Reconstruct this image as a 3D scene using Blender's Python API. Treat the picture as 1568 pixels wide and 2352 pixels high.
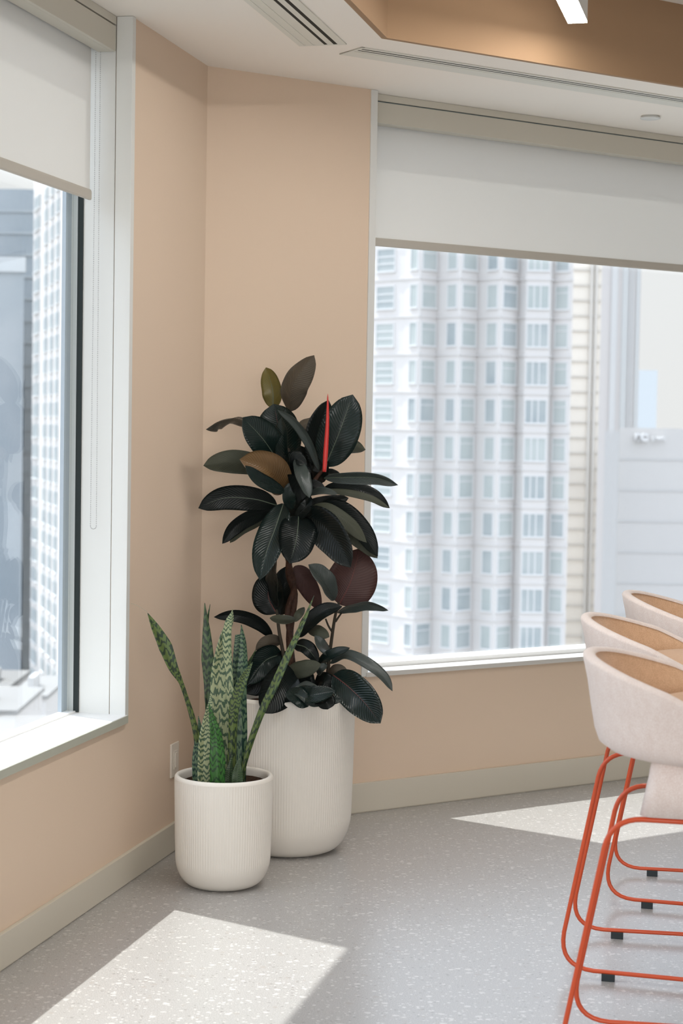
import bpy, bmesh, math, random
from mathutils import Vector, Matrix, noise
random.seed(7)
R = math.radians
scene = bpy.context.scene
col = scene.collection
for o in list(bpy.data.objects): bpy.data.objects.remove(o)

# ------------------------------------------------------------------ camera
FPX, EYE, ROLL, PITCH = 4100.0, 1.5, 0.0166, R(2.643)
cam_d = bpy.data.cameras.new('camera'); cam = bpy.data.objects.new('camera', cam_d); col.objects.link(cam)
f0 = Vector((0, math.cos(PITCH), -math.sin(PITCH))); u0 = Vector((0, math.sin(PITCH), math.cos(PITCH))); r0 = Vector((1, 0, 0))
cr = r0*math.cos(ROLL) + u0*math.sin(ROLL); cu = u0*math.cos(ROLL) - r0*math.sin(ROLL)
CAM = Vector((0, 0, EYE))
cam.matrix_world = Matrix(((cr.x, cu.x, -f0.x, 0), (cr.y, cu.y, -f0.y, 0), (cr.z, cu.z, -f0.z, EYE), (0, 0, 0, 1)))
cam_d.sensor_fit = 'VERTICAL'; cam_d.sensor_height = 36.0; cam_d.lens = FPX/2352*36.0
cam_d.clip_start = 0.05; cam_d.clip_end = 3000
cam_d.dof.use_dof = True; cam_d.dof.focus_distance = 6.0; cam_d.dof.aperture_fstop = 5.0
scene.camera = cam

# ------------------------------------------------------------------ exposure, world, sun
vs = scene.view_settings
vs.view_transform = 'Standard'; vs.look = 'None'; vs.exposure = 0.07; vs.gamma = 1.0; vs.use_curve_mapping = False
W = bpy.data.worlds.new('hazy_sky'); scene.world = W; W.use_nodes = True
wt = W.node_tree; wt.nodes.clear()
wo = wt.nodes.new('ShaderNodeOutputWorld'); wb = wt.nodes.new('ShaderNodeBackground')
wg = wt.nodes.new('ShaderNodeTexCoord'); wx = wt.nodes.new('ShaderNodeSeparateXYZ'); wr = wt.nodes.new('ShaderNodeValToRGB')
wt.links.new(wg.outputs['Generated'], wx.inputs[0]); wt.links.new(wx.outputs['Z'], wr.inputs[0])
wr.color_ramp.elements[0].position = 0.0; wr.color_ramp.elements[0].color = (0.92, 0.90, 0.895, 1)
wr.color_ramp.elements[1].position = 0.42; wr.color_ramp.elements[1].color = (2.3, 2.5, 2.88, 1)
e = wr.color_ramp.elements.new(0.13); e.color = (0.94, 0.93, 0.935, 1)
wt.links.new(wr.outputs[0], wb.inputs[0]); wb.inputs[1].default_value = 1.0
wt.links.new(wb.outputs[0], wo.inputs[0])

SUN_AZ, SUN_EL = R(305.3), R(64.3)
sd = bpy.data.lights.new('sun', 'SUN'); sd.energy = 5.7; sd.angle = R(0.6); sd.color = (1.0, 0.97, 0.93)
so = bpy.data.objects.new('sun', sd); col.objects.link(so)
sdir = Vector((math.sin(SUN_AZ)*math.cos(SUN_EL), math.cos(SUN_AZ)*math.cos(SUN_EL), math.sin(SUN_EL)))
so.location = sdir*30; so.rotation_euler = sdir.to_track_quat('Z', 'Y').to_euler()

def area(name, loc, aim, sx, sy, watts, color, portal=False):
    d = bpy.data.lights.new(name, 'AREA'); d.shape = 'RECTANGLE'; d.size = sx; d.size_y = sy; d.energy = watts; d.color = color
    if portal: d.cycles.is_portal = True
    o = bpy.data.objects.new(name, d); col.objects.link(o); o.location = loc
    o.rotation_euler = (-(Vector(aim))).to_track_quat('Z', 'Y').to_euler()
    return o

# wall frames: corner of the room, unit directions along each wall and normals into the room
C0 = Vector((-0.512, 6.546, 0))
aL, aR = R(13.5), R(56.5)
dL = Vector((math.sin(aL), math.cos(aL), 0)); nL = Vector((math.cos(aL), -math.sin(aL), 0))
dR = Vector((math.sin(aR), math.cos(aR), 0)); nR = Vector((math.cos(aR), -math.sin(aR), 0))
SL, SR = -0.787, 0.737          # window jambs
LEND, REND = -9.5, 6.5          # wall lengths
ZC, ZW = 2.81, 3.113            # soffit and raised ceiling
GL = -0.17                      # glass plane
LWE, RWE = -6.2, 5.8            # far jambs (outside the picture)
# added fill lights behind and beside the viewer, and portals for the two windows in view
rear_fill = area('rear_fill_light', (0.9, -2.3, 1.6), (-0.1, 1, -0.27), 5.5, 1.5, 39, (1.0, 0.975, 0.95)); rear_fill.data.spread = R(75)
area('side_fill_light', (5.2, 2.2, 1.1), (-1, 0.25, 0.0), 4.0, 1.5, 18, (1.0, 0.97, 0.93))
area('portal_left', C0 + dL*(-3.5) + nL*(-0.20) + Vector((0, 0, 1.4)), nL, 5.4, 1.75, 1, (1, 1, 1), True)
area('portal_right', C0 + dR*(3.27) + nR*(-0.20) + Vector((0, 0, 1.4)), nR, 5.1, 1.75, 1, (1, 1, 1), True)

# ------------------------------------------------------------------ helpers
def ray(x, y): return cr*((x-784)/FPX) + cu*((1176-y)/FPX) + f0
def at(x, y, d):                # the point seen at photo pixel (x, y), at distance d into the room
    v = ray(x, y); return CAM + v*(d/v.y)
def atz(x, y, z):
    v = ray(x, y); return CAM + v*((z-EYE)/v.z)
def srgb(r, g, b):
    f = lambda c: (c/255/12.92) if c/255 <= 0.04045 else ((c/255+0.055)/1.055)**2.4
    return (f(r), f(g), f(b), 1)

class MB:
    def __init__(s): s.v = []; s.f = []; s.m = []; s.uv = []; s.smooth = []
    def face(s, idx, m=0, uv=None, sm=False): s.f.append(idx); s.m.append(m); s.uv.append(uv); s.smooth.append(sm)
    def quad(s, a, b, c, d, m=0):
        n = len(s.v); s.v += [Vector(a), Vector(b), Vector(c), Vector(d)]; s.face((n, n+1, n+2, n+3), m)
    def hexa(s, p, m=0):        # p: 8 points, bottom ring 0-3 and top ring 4-7
        n = len(s.v); s.v += [Vector(q) for q in p]
        for q in ((0, 3, 2, 1), (4, 5, 6, 7), (0, 1, 5, 4), (1, 2, 6, 5), (2, 3, 7, 6), (3, 0, 4, 7)): s.face(tuple(n+i for i in q), m)
    def fbox(s, o, d, n, s0, s1, n0, n1, z0, z1, m=0):   # box in a wall frame
        q = lambda a, b, z: o + d*a + n*b + Vector((0, 0, z))
        s.hexa([q(s0, n0, z0), q(s1, n0, z0), q(s1, n1, z0), q(s0, n1, z0), q(s0, n0, z1), q(s1, n0, z1), q(s1, n1, z1), q(s0, n1, z1)], m)
    def box(s, x0, x1, y0, y1, z0, z1, m=0):
        s.fbox(Vector((0, 0, 0)), Vector((1, 0, 0)), Vector((0, 1, 0)), x0, x1, y0, y1, z0, z1, m)
    def tube(s, pts, rad, seg=12, m=0, closed=False, caps=True):
        pts = [Vector(p) for p in pts]; n = len(pts); rr = rad if isinstance(rad, (list, tuple)) else [rad]*n
        base = len(s.v); up = None
        for i, p in enumerate(pts):
            t = (pts[min(i+1, n-1)] - pts[max(i-1, 0)]).normalized()
            if up is None:
                up = t.orthogonal().normalized()
            up = (up - t*up.dot(t)).normalized(); w = t.cross(up)
            for k in range(seg):
                a = 2*math.pi*k/seg; s.v.append(p + (up*math.cos(a) + w*math.sin(a))*rr[i])
        for i in range(n-1):
            for k in range(seg):
                a = base+i*seg+k; b = base+i*seg+(k+1) % seg
                s.face((a, b, b+seg, a+seg), m, None, True)
        if caps:
            s.face(tuple(base+k for k in reversed(range(seg))), m); s.face(tuple(base+(n-1)*seg+k for k in range(seg)), m)
    def lathe(s, prof, seg=96, m=0, wob=None, close=False):
        base = len(s.v); n = len(prof)
        for (r, z) in prof:
            for k in range(seg):
                a = 2*math.pi*k/seg; q = r if wob is None else r + wob(a, r, z, k)
                s.v.append(Vector((q*math.cos(a), q*math.sin(a), z)))
        for i in range(n-1):
            for k in range(seg):
                a = base+i*seg+k; b = base+i*seg+(k+1) % seg
                s.face((a, b, b+seg, a+seg), m, None, True)
        if close:
            s.face(tuple(base+k for k in reversed(range(seg))), m)
            s.face(tuple(base+(n-1)*seg+k for k in range(seg)), m)
    def build(s, name, mats, parent=None, bevel=0, recalc=True):
        me = bpy.data.meshes.new(name); me.from_pydata([tuple(v) for v in s.v], [], s.f)
        mats = mats if isinstance(mats, (list, tuple)) else [mats]
        for m in mats: me.materials.append(m)
        for i, p in enumerate(me.polygons): p.material_index = s.m[i]; p.use_smooth = s.smooth[i]
        if any(u is not None for u in s.uv):
            L = me.uv_layers.new(name='UVMap')
            for p, u in zip(me.polygons, s.uv):
                if u is not None:
                    for li, c in zip(p.loop_indices, u): L.data[li].uv = c
        if recalc:
            bm = bmesh.new(); bm.from_mesh(me); bmesh.ops.recalc_face_normals(bm, faces=bm.faces); bm.to_mesh(me); bm.free()
        o = bpy.data.objects.new(name, me); col.objects.link(o)
        if parent: o.parent = parent
        if bevel:
            b = o.modifiers.new('bevel', 'BEVEL'); b.width = bevel; b.segments = 3; b.limit_method = 'ANGLE'; b.angle_limit = R(40)
        return o
def empty(name, loc=(0, 0, 0), rz=0):
    o = bpy.data.objects.new(name, None); col.objects.link(o); o.location = loc; o.rotation_euler = (0, 0, rz); o.empty_display_size = 0.1; return o
def tag(o, label=None, cat=None, group=None, kind=None):
    if label: o['label'] = label
    if cat: o['category'] = cat
    if group: o['group'] = group
    if kind: o['kind'] = kind
    return o
def rel(parent, *objs):         # world-space meshes hung under an Empty that stands at the thing's base
    inv = Matrix.LocRotScale(parent.location, parent.rotation_euler, None).inverted()
    for o in objs:
        o.parent = parent
        o.data.transform(inv)
    return objs

# ------------------------------------------------------------------ materials
def mat(name, color, rough=0.6, spec=0.5, metal=0, bump=None, var=None, extra=None):
    m = bpy.data.materials.new(name); m.use_nodes = True; nt = m.node_tree; b = nt.nodes['Principled BSDF']
    c = color if len(color) == 4 else (*color, 1)
    b.inputs['Base Color'].default_value = c; b.inputs['Roughness'].default_value = rough
    b.inputs['Specular IOR Level'].default_value = spec; b.inputs['Metallic'].default_value = metal
    if bump or var:
        tc = nt.nodes.new('ShaderNodeTexCoord')
    if var:                      # (scale, second colour, amount)
        n = nt.nodes.new('ShaderNodeTexNoise'); n.inputs['Scale'].default_value = var[0]; n.inputs['Detail'].default_value = 4
        nt.links.new(tc.outputs['Object'], n.inputs[0])
        mx = nt.nodes.new('ShaderNodeMix'); mx.data_type = 'RGBA'; mx.inputs[6].default_value = c; mx.inputs[7].default_value = var[1]
        mr = nt.nodes.new('ShaderNodeMapRange'); mr.inputs['From Min'].default_value = 0.35; mr.inputs['From Max'].default_value = 0.65; mr.inputs['To Max'].default_value = var[2]
        nt.links.new(n.outputs[0], mr.inputs[0]); nt.links.new(mr.outputs[0], mx.inputs[0]); nt.links.new(mx.outputs[2], b.inputs['Base Color'])
    if bump:                     # (scale, strength, distance)
        n = nt.nodes.new('ShaderNodeTexNoise'); n.inputs['Scale'].default_value = bump[0]; n.inputs['Detail'].default_value = 3
        nt.links.new(tc.outputs['Object'], n.inputs[0])
        bp = nt.nodes.new('ShaderNodeBump'); bp.inputs['Strength'].default_value = bump[1]; bp.inputs['Distance'].default_value = bump[2]
        nt.links.new(n.outputs[0], bp.inputs['Height']); nt.links.new(bp.outputs[0], b.inputs['Normal'])
    return m

M = {}
M['wall'] = mat('peach_wall_paint', (0.72, 0.575, 0.445), 0.75, 0.25, bump=(260, 0.12, 0.002))
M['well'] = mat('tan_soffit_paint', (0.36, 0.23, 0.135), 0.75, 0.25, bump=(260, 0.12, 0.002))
M['ceil'] = mat('warm_white_ceiling_paint', (0.90, 0.85, 0.78), 0.85, 0.2, bump=(180, 0.08, 0.002))
M['base'] = mat('greige_baseboard', (0.62, 0.58, 0.49), 0.5, 0.4)
M['trim'] = mat('white_window_metal', (0.72, 0.73, 0.71), 0.42, 0.5)
M['sillm'] = mat('white_sill_board', (0.80, 0.80, 0.79), 0.5, 0.4)
M['pelmet'] = mat('greige_pelmet_metal', (0.62, 0.59, 0.51), 0.5, 0.4)
M['gasket'] = mat('black_gasket_rubber', (0.012, 0.02, 0.02), 0.5, 0.4)
M['apron'] = mat('grey_green_sill_edge', (0.46, 0.47, 0.40), 0.5, 0.4)
M['apron2'] = mat('pale_grey_sill_edge', (0.64, 0.63, 0.60), 0.5, 0.4)
M['gap_light'] = mat('blue_grey_gap_skylight', (0.22, 0.30, 0.33), 0.5, 0.4)  # skylight leaking through the right pelmet gap, painted as colour
M['mull'] = mat('blue_grey_outer_mullion', (0.42, 0.48, 0.55), 0.4, 0.5)
M['dark'] = mat('slot_shadow_black', (0.03, 0.028, 0.022), 0.8, 0.2)
M['vent'] = mat('vent_white_metal', (0.72, 0.71, 0.64), 0.5, 0.4)
M['plast'] = mat('white_switch_plastic', (0.75, 0.70, 0.62), 0.35, 0.5)
M['pot'] = mat('cream_ribbed_ceramic', (0.79, 0.755, 0.69), 0.6, 0.35, bump=(500, 0.08, 0.001))
M['soil'] = mat('dark_potting_soil', (0.03, 0.018, 0.012), 0.95, 0.1, bump=(90, 1.0, 0.02), var=(160, (0.09, 0.05, 0.03, 1), 0.8))
M['red'] = mat('orange_red_powder_coat', (0.62, 0.085, 0.025), 0.33, 0.5)
M['rubber'] = mat('black_rubber_glide', (0.02, 0.03, 0.035), 0.5, 0.4)
M['chain'] = mat('bead_chain_metal', (0.50, 0.50, 0.50), 0.4, 0.5)

def floor_mat():
    m = bpy.data.materials.new('grey_terrazzo_floor'); m.use_nodes = True; nt = m.node_tree; b = nt.nodes['Principled BSDF']; N = nt.nodes.new; L = nt.links.new
    tc = N('ShaderNodeTexCoord')
    def chips(scale, lo, hi, rnd=1.0):
        mp = N('ShaderNodeMapping'); mp.inputs['Scale'].default_value = (scale, scale*1.25, scale); L(tc.outputs['Object'], mp.inputs[0])
        ds = N('ShaderNodeTexNoise'); ds.inputs['Scale'].default_value = 2.2; L(mp.outputs[0], ds.inputs[0])
        ad = N('ShaderNodeMix'); ad.data_type = 'RGBA'; ad.blend_type = 'ADD'; ad.inputs[0].default_value = 0.5; L(mp.outputs[0], ad.inputs[6]); L(ds.outputs['Color'], ad.inputs[7])
        v = N('ShaderNodeTexVoronoi'); v.inputs['Scale'].default_value = 1.0; v.inputs['Randomness'].default_value = rnd; L(ad.outputs[2], v.inputs[0])
        # size differs from chip to chip: compare distance with the cell's own random number
        sp = N('ShaderNodeSeparateColor'); L(v.outputs['Color'], sp.inputs[0])
        th = N('ShaderNodeMapRange'); th.inputs['To Min'].default_value = lo; th.inputs['To Max'].default_value = hi; L(sp.outputs[0], th.inputs[0])
        lt = N('ShaderNodeMath'); lt.operation = 'LESS_THAN'; L(v.outputs['Distance'], lt.inputs[0]); L(th.outputs[0], lt.inputs[1])
        return lt.outputs[0], sp.outputs[1]
    basec = N('ShaderNodeRGB'); basec.outputs[0].default_value = (0.41, 0.385, 0.365, 1)
    n1 = N('ShaderNodeTexNoise'); n1.inputs['Scale'].default_value = 420; n1.inputs['Detail'].default_value = 2; L(tc.outputs['Object'], n1.inputs[0])
    r1 = N('ShaderNodeValToRGB'); r1.color_ramp.elements[0].position = 0.35; r1.color_ramp.elements[0].color = (0.27, 0.26, 0.25, 1); r1.color_ramp.elements[1].position = 0.62; r1.color_ramp.elements[1].color = (0.51, 0.50, 0.49, 1)
    L(n1.outputs[0], r1.inputs[0]); cur = r1.outputs[0]
    for (sc, lo, hi, ca, cb) in ((42, -0.35, 0.42, (0.58, 0.565, 0.55, 1), (0.38, 0.355, 0.335, 1)), (85, -0.2, 0.42, (0.62, 0.61, 0.59, 1), (0.27, 0.26, 0.25, 1))):
        mk, rn = chips(sc, lo, hi)
        cm = N('ShaderNodeMix'); cm.data_type = 'RGBA'; cm.inputs[6].default_value = cb; cm.inputs[7].default_value = ca
        gt = N('ShaderNodeMath'); gt.operation = 'GREATER_THAN'; gt.inputs[1].default_value = 0.32; L(rn, gt.inputs[0]); L(gt.outputs[0], cm.inputs[0])
        mx = N('ShaderNodeMix'); mx.data_type = 'RGBA'; L(mk, mx.inputs[0]); L(cur, mx.inputs[6]); L(cm.outputs[2], mx.inputs[7]); cur = mx.outputs[2]
    L(cur, b.inputs['Base Color'])
    b.inputs['Roughness'].default_value = 0.28; b.inputs['Specular IOR Level'].default_value = 0.75
    return m
M['floor'] = floor_mat()

def fabric(name, c1, c2, sc=900, trans=0.0):
    m = bpy.data.materials.new(name); m.use_nodes = True; nt = m.node_tree; b = nt.nodes['Principled BSDF']; N = nt.nodes.new; L = nt.links.new
    tc = N('ShaderNodeTexCoord'); mp = N('ShaderNodeMapping'); mp.inputs['Scale'].default_value = (1, 1, 0.45); L(tc.outputs['Object'], mp.inputs[0])
    n = N('ShaderNodeTexNoise'); n.inputs['Scale'].default_value = sc; n.inputs['Detail'].default_value = 2; L(mp.outputs[0], n.inputs[0])
    n2 = N('ShaderNodeTexNoise'); n2.inputs['Scale'].default_value = 60; n2.inputs['Detail'].default_value = 5; L(mp.outputs[0], n2.inputs[0])
    ad = N('ShaderNodeMath'); ad.operation = 'MULTIPLY_ADD'; ad.inputs[1].default_value = 0.22; L(n2.outputs[0], ad.inputs[0]); L(n.outputs[0], ad.inputs[2])
    r = N('ShaderNodeValToRGB'); r.color_ramp.elements[0].position = 0.42; r.color_ramp.elements[0].color = c1; r.color_ramp.elements[1].position = 0.8; r.color_ramp.elements[1].color = c2
    L(ad.outputs[0], r.inputs[0]); L(r.outputs[0], b.inputs['Base Color'])
    b.inputs['Roughness'].default_value = 0.9; b.inputs['Specular IOR Level'].default_value = 0.15
    b.inputs['Sheen Weight'].default_value = 0.35; b.inputs['Sheen Roughness'].default_value = 0.4
    bp = N('ShaderNodeBump'); bp.inputs['Strength'].default_value = 0.6; bp.inputs['Distance'].default_value = 0.0015; L(n.outputs[0], bp.inputs['Height']); L(bp.outputs[0], b.inputs['Normal'])
    return m
M['pink'] = fabric('pale_pink_wool', (0.74, 0.61, 0.555, 1), (0.93, 0.85, 0.81, 1))
M['tan'] = fabric('tan_wool', (0.56, 0.33, 0.19, 1), (0.82, 0.57, 0.38, 1))

def glass():
    m = bpy.data.materials.new('clear_window_glass'); m.use_nodes = True; nt = m.node_tree; nt.nodes.clear(); N = nt.nodes.new; L = nt.links.new
    o = N('ShaderNodeOutputMaterial'); t = N('ShaderNodeBsdfTransparent'); g = N('ShaderNodeBsdfGlossy'); g.inputs['Roughness'].default_value = 0.0
    t.inputs[0].default_value = (0.955, 0.975, 0.975, 1)
    lw = N('ShaderNodeLayerWeight'); lw.inputs[0].default_value = 0.15; mr = N('ShaderNodeMath'); mr.operation = 'MULTIPLY_ADD'; mr.inputs[1].default_value = 0.35; mr.inputs[2].default_value = 0.012
    mx = N('ShaderNodeMixShader'); L(lw.outputs['Facing'], mr.inputs[0]); L(mr.outputs[0], mx.inputs[0]); L(t.outputs[0], mx.inputs[1]); L(g.outputs[0], mx.inputs[2]); L(mx.outputs[0], o.inputs[0])
    return m
M['glass'] = glass()
def blind(name, c, tc_):
    m = bpy.data.materials.new(name); m.use_nodes = True; nt = m.node_tree; nt.nodes.clear(); N = nt.nodes.new; L = nt.links.new
    o = N('ShaderNodeOutputMaterial'); d = N('ShaderNodeBsdfDiffuse'); t = N('ShaderNodeBsdfTranslucent'); a = N('ShaderNodeAddShader')
    tc = N('ShaderNodeTexCoord'); w = N('ShaderNodeTexNoise'); w.inputs['Scale'].default_value = 700; L(tc.outputs['Object'], w.inputs[0])
    bp = N('ShaderNodeBump'); bp.inputs['Strength'].default_value = 0.25; bp.inputs['Distance'].default_value = 0.001; L(w.outputs[0], bp.inputs['Height'])
    d.inputs[0].default_value = c; t.inputs[0].default_value = tc_; L(bp.outputs[0], d.inputs['Normal'])
    L(d.outputs[0], a.inputs[0]); L(t.outputs[0], a.inputs[1]); L(a.outputs[0], o.inputs[0]); return m
M['blind'] = blind('off_white_blind_fabric', (0.54, 0.53, 0.51, 1), (0.28, 0.28, 0.275, 1))
M['hem'] = blind('blind_hem_fabric', (0.50, 0.47, 0.42, 1), (0.10, 0.095, 0.085, 1))
def emit(name, c, s):
    m = bpy.data.materials.new(name); m.use_nodes = True; nt = m.node_tree; nt.nodes.clear()
    o = nt.nodes.new('ShaderNodeOutputMaterial'); e_ = nt.nodes.new('ShaderNodeEmission'); e_.inputs[0].default_value = c; e_.inputs[1].default_value = s
    nt.links.new(e_.outputs[0], o.inputs[0]); return m
M['lamp'] = emit('lit_lamp_diffuser', (1.0, 0.97, 0.93, 1), 45.0)

# rubber plant leaves: upper face glossy, lower face dull, plus midrib colour
def leafmat(name, c, c2, rough, spec, coat=0.0):
    m = bpy.data.materials.new(name); m.use_nodes = True; nt = m.node_tree; b = nt.nodes['Principled BSDF']; N = nt.nodes.new; L = nt.links.new
    tc = N('ShaderNodeTexCoord'); uv = N('ShaderNodeUVMap'); sx = N('ShaderNodeSeparateXYZ'); L(uv.outputs[0], sx.inputs[0])
    n = N('ShaderNodeTexNoise'); n.inputs['Scale'].default_value = 14; n.inputs['Detail'].default_value = 3; L(tc.outputs['Object'], n.inputs[0])
    mx = N('ShaderNodeMix'); mx.data_type = 'RGBA'; mx.inputs[6].default_value = c; mx.inputs[7].default_value = c2; L(n.outputs[0], mx.inputs[0])
    L(mx.outputs[2], b.inputs['Base Color']); b.inputs['Roughness'].default_value = rough; b.inputs['Specular IOR Level'].default_value = spec
    # fine side veins running from the midrib to the edge
    ab = N('ShaderNodeMath'); ab.operation = 'ABSOLUTE'; sb = N('ShaderNodeMath'); sb.operation = 'SUBTRACT'; sb.inputs[1].default_value = 0.5; L(sx.outputs[0], sb.inputs[0]); L(sb.outputs[0], ab.inputs[0])
    ma = N('ShaderNodeMath'); ma.operation = 'MULTIPLY_ADD'; ma.inputs[1].default_value = -0.45; L(ab.outputs[0], ma.inputs[0]); L(sx.outputs[1], ma.inputs[2])
    sc = N('ShaderNodeMath'); sc.operation = 'MULTIPLY'; sc.inputs[1].default_value = 150; L(ma.outputs[0], sc.inputs[0])
    si = N('ShaderNodeMath'); si.operation = 'SINE'; L(sc.outputs[0], si.inputs[0])
    bp = N('ShaderNodeBump'); bp.inputs['Strength'].default_value = 0.22; bp.inputs['Distance'].default_value = 0.002; L(si.outputs[0], bp.inputs['Height']); L(bp.outputs[0], b.inputs['Normal'])
    return m
M['leaf_top'] = leafmat('dark_green_leaf_face', (0.005, 0.011, 0.010, 1), (0.012, 0.024, 0.021, 1), 0.2, 0.32)
M['leaf_black'] = leafmat('near_black_leaf_face', (0.003, 0.005, 0.005, 1), (0.006, 0.010, 0.009, 1), 0.28, 0.22)
M['leaf_grey'] = leafmat('grey_green_leaf_face', (0.030, 0.042, 0.038, 1), (0.060, 0.075, 0.070, 1), 0.3, 0.5)
M['leaf_under'] = leafmat('dull_leaf_underside', (0.055, 0.045, 0.032, 1), (0.085, 0.070, 0.050, 1), 0.6, 0.3)
M['leaf_under_green'] = leafmat('dull_green_leaf_underside', (0.042, 0.048, 0.032, 1), (0.070, 0.075, 0.052, 1), 0.55, 0.3)
M['leaf_wine'] = leafmat('wine_red_leaf_underside', (0.045, 0.020, 0.018, 1), (0.065, 0.030, 0.026, 1), 0.5, 0.3)
M['leaf_olive'] = leafmat('olive_young_leaf_face', (0.07, 0.065, 0.012, 1), (0.14, 0.11, 0.02, 1), 0.35, 0.5)
M['leaf_copper'] = leafmat('copper_young_leaf_face', (0.12, 0.065, 0.025, 1), (0.17, 0.10, 0.04, 1), 0.4, 0.5)
M['rib'] = mat('pale_green_midrib', (0.10, 0.13, 0.09), 0.4, 0.4)
M['rib_red'] = mat('red_midrib', (0.12, 0.035, 0.03), 0.4, 0.4)
M['bark'] = mat('brown_bark', (0.030, 0.013, 0.008), 0.7, 0.3, bump=(60, 0.8, 0.01), var=(30, (0.07, 0.03, 0.016, 1), 0.7))
M['twig'] = mat('dark_green_twig', (0.035, 0.028, 0.018), 0.6, 0.3)
M['sheath'] = mat('red_leaf_sheath', (0.55, 0.035, 0.03), 0.35, 0.4)

def snake(name, pale, dark, freq, thr, edge=None):
    m = bpy.data.materials.new(name); m.use_nodes = True; nt = m.node_tree; b = nt.nodes['Principled BSDF']; N = nt.nodes.new; L = nt.links.new
    uv = N('ShaderNodeUVMap'); sx = N('ShaderNodeSeparateXYZ'); L(uv.outputs[0], sx.inputs[0]); tc = N('ShaderNodeTexCoord')
    mp = N('ShaderNodeMapping'); mp.inputs['Scale'].default_value = (1, 1, 0.3); L(tc.outputs['Object'], mp.inputs[0])
    n = N('ShaderNodeTexNoise'); n.inputs['Scale'].default_value = 70; n.inputs['Detail'].default_value = 4; L(mp.outputs[0], n.inputs[0])
    zz = N('ShaderNodeMath'); zz.operation = 'PINGPONG'; zz.inputs[1].default_value = 0.22; L(sx.outputs[0], zz.inputs[0])
    a = N('ShaderNodeMath'); a.operation = 'MULTIPLY_ADD'; a.inputs[1].default_value = 1.0/freq*1.6; L(zz.outputs[0], a.inputs[0]); L(sx.outputs[1], a.inputs[2])
    a2 = N('ShaderNodeMath'); a2.operation = 'MULTIPLY_ADD'; a2.inputs[1].default_value = 3.0/freq; L(n.outputs[0], a2.inputs[0]); L(a.outputs[0], a2.inputs[2])
    f = N('ShaderNodeMath'); f.operation = 'MULTIPLY'; f.inputs[1].default_value = freq*6.283; L(a2.outputs[0], f.inputs[0])
    s = N('ShaderNodeMath'); s.operation = 'SINE'; L(f.outputs[0], s.inputs[0])
    n3 = N('ShaderNodeTexNoise'); n3.inputs['Scale'].default_value = 22; L(tc.outputs['Object'], n3.inputs[0])
    s2 = N('ShaderNodeMath'); s2.operation = 'MULTIPLY_ADD'; s2.inputs[1].default_value = 1.3; L(n3.outputs[0], s2.inputs[0]); L(s.outputs[0], s2.inputs[2])
    r = N('ShaderNodeValToRGB'); r.color_ramp.elements[0].position = thr; r.color_ramp.elements[0].color = pale; r.color_ramp.elements[1].position = thr+0.35; r.color_ramp.elements[1].color = dark
    L(s2.outputs[0], r.inputs[0])
    L(r.outputs[0], b.inputs['Base Color']); b.inputs['Roughness'].default_value = 0.42; b.inputs['Specular IOR Level'].default_value = 0.45
    return m
M['sn_pale'] = snake('pale_banded_snake_leaf', (0.29, 0.32, 0.175, 1), (0.045, 0.085, 0.045, 1), 24, 0.72)
M['sn_mid'] = snake('green_banded_snake_leaf', (0.085, 0.125, 0.03, 1), (0.013, 0.030, 0.013, 1), 22, 0.62)
M['sn_dark'] = snake('dark_banded_snake_leaf', (0.055, 0.095, 0.035, 1), (0.010, 0.026, 0.014, 1), 20, 0.55)
M['sn_green'] = snake('bright_green_snake_leaf', (0.028, 0.12, 0.018, 1), (0.008, 0.04, 0.010, 1), 16, 0.95)
M['sn_teal'] = snake('blue_green_banded_snake_leaf', (0.11, 0.18, 0.10, 1), (0.012, 0.042, 0.032, 1), 22, 0.62)
M['dry'] = mat('dry_leaf_tip', (0.35, 0.30, 0.22), 0.8, 0.2)

# ------------------------------------------------------------------ the room shell
def cz(s, n, z, d=dR, nn=nR): return C0 + d*s + nn*n + Vector((0, 0, z))
wend_L = C0 + dL*LEND; wend_R = C0 + dR*REND
# floor
far_r = wend_R + nR*10.5; far_l = wend_L + nL*1.5
b = MB()
pts = [wend_L - nL*0.2, C0 + (dR-dL)*0.0 + Vector((-0.08, 0.25, 0)), wend_R - nR*0.2, far_r, Vector((far_r.x, wend_L.y, 0))]
n0 = len(b.v); b.v += [Vector((p.x, p.y, 0)) for p in pts] + [Vector((p.x, p.y, -0.25)) for p in pts]; k = len(pts)
b.face(tuple(range(k))); b.face(tuple(range(2*k-1, k-1, -1)))
for i in range(k): b.face((i, i+k, (i+1) % k+k, (i+1) % k))
tag(b.build('floor', M['floor']), 'grey terrazzo floor with pale chips', 'floor', kind='structure')

# left and right wall (each with its window opening)
TH = -0.21
b = MB()
b.fbox(C0, dL, nL, SL, 0.10, TH, 0, 0, ZC+0.35)
b.fbox(C0, dL, nL, LWE, SL, TH, 0, 0, 0.538)
b.fbox(C0, dL, nL, LWE, SL, TH, -0.03, ZC+0.001, ZC+0.35)
b.fbox(C0, dL, nL, LEND, LWE, TH, 0, 0, ZC+0.35)
tag(b.build('wall_left', M['wall']), 'peach wall on the left beneath and beside the tall window', 'wall', kind='structure')
b = MB()
b.fbox(C0, dR, nR, -0.10, SR, TH, 0, 0, ZC+0.35)
b.fbox(C0, dR, nR, SR, RWE, TH, 0, 0, 0.536)
b.fbox(C0, dR, nR, SR, RWE, TH, -0.03, ZC+0.001, ZC+0.35)
b.fbox(C0, dR, nR, RWE, REND, TH, 0, 0, ZC+0.35)
tag(b.build('wall_right', M['wall']), 'peach wall on the right beneath and beside the wide window', 'wall', kind='structure')
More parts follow.
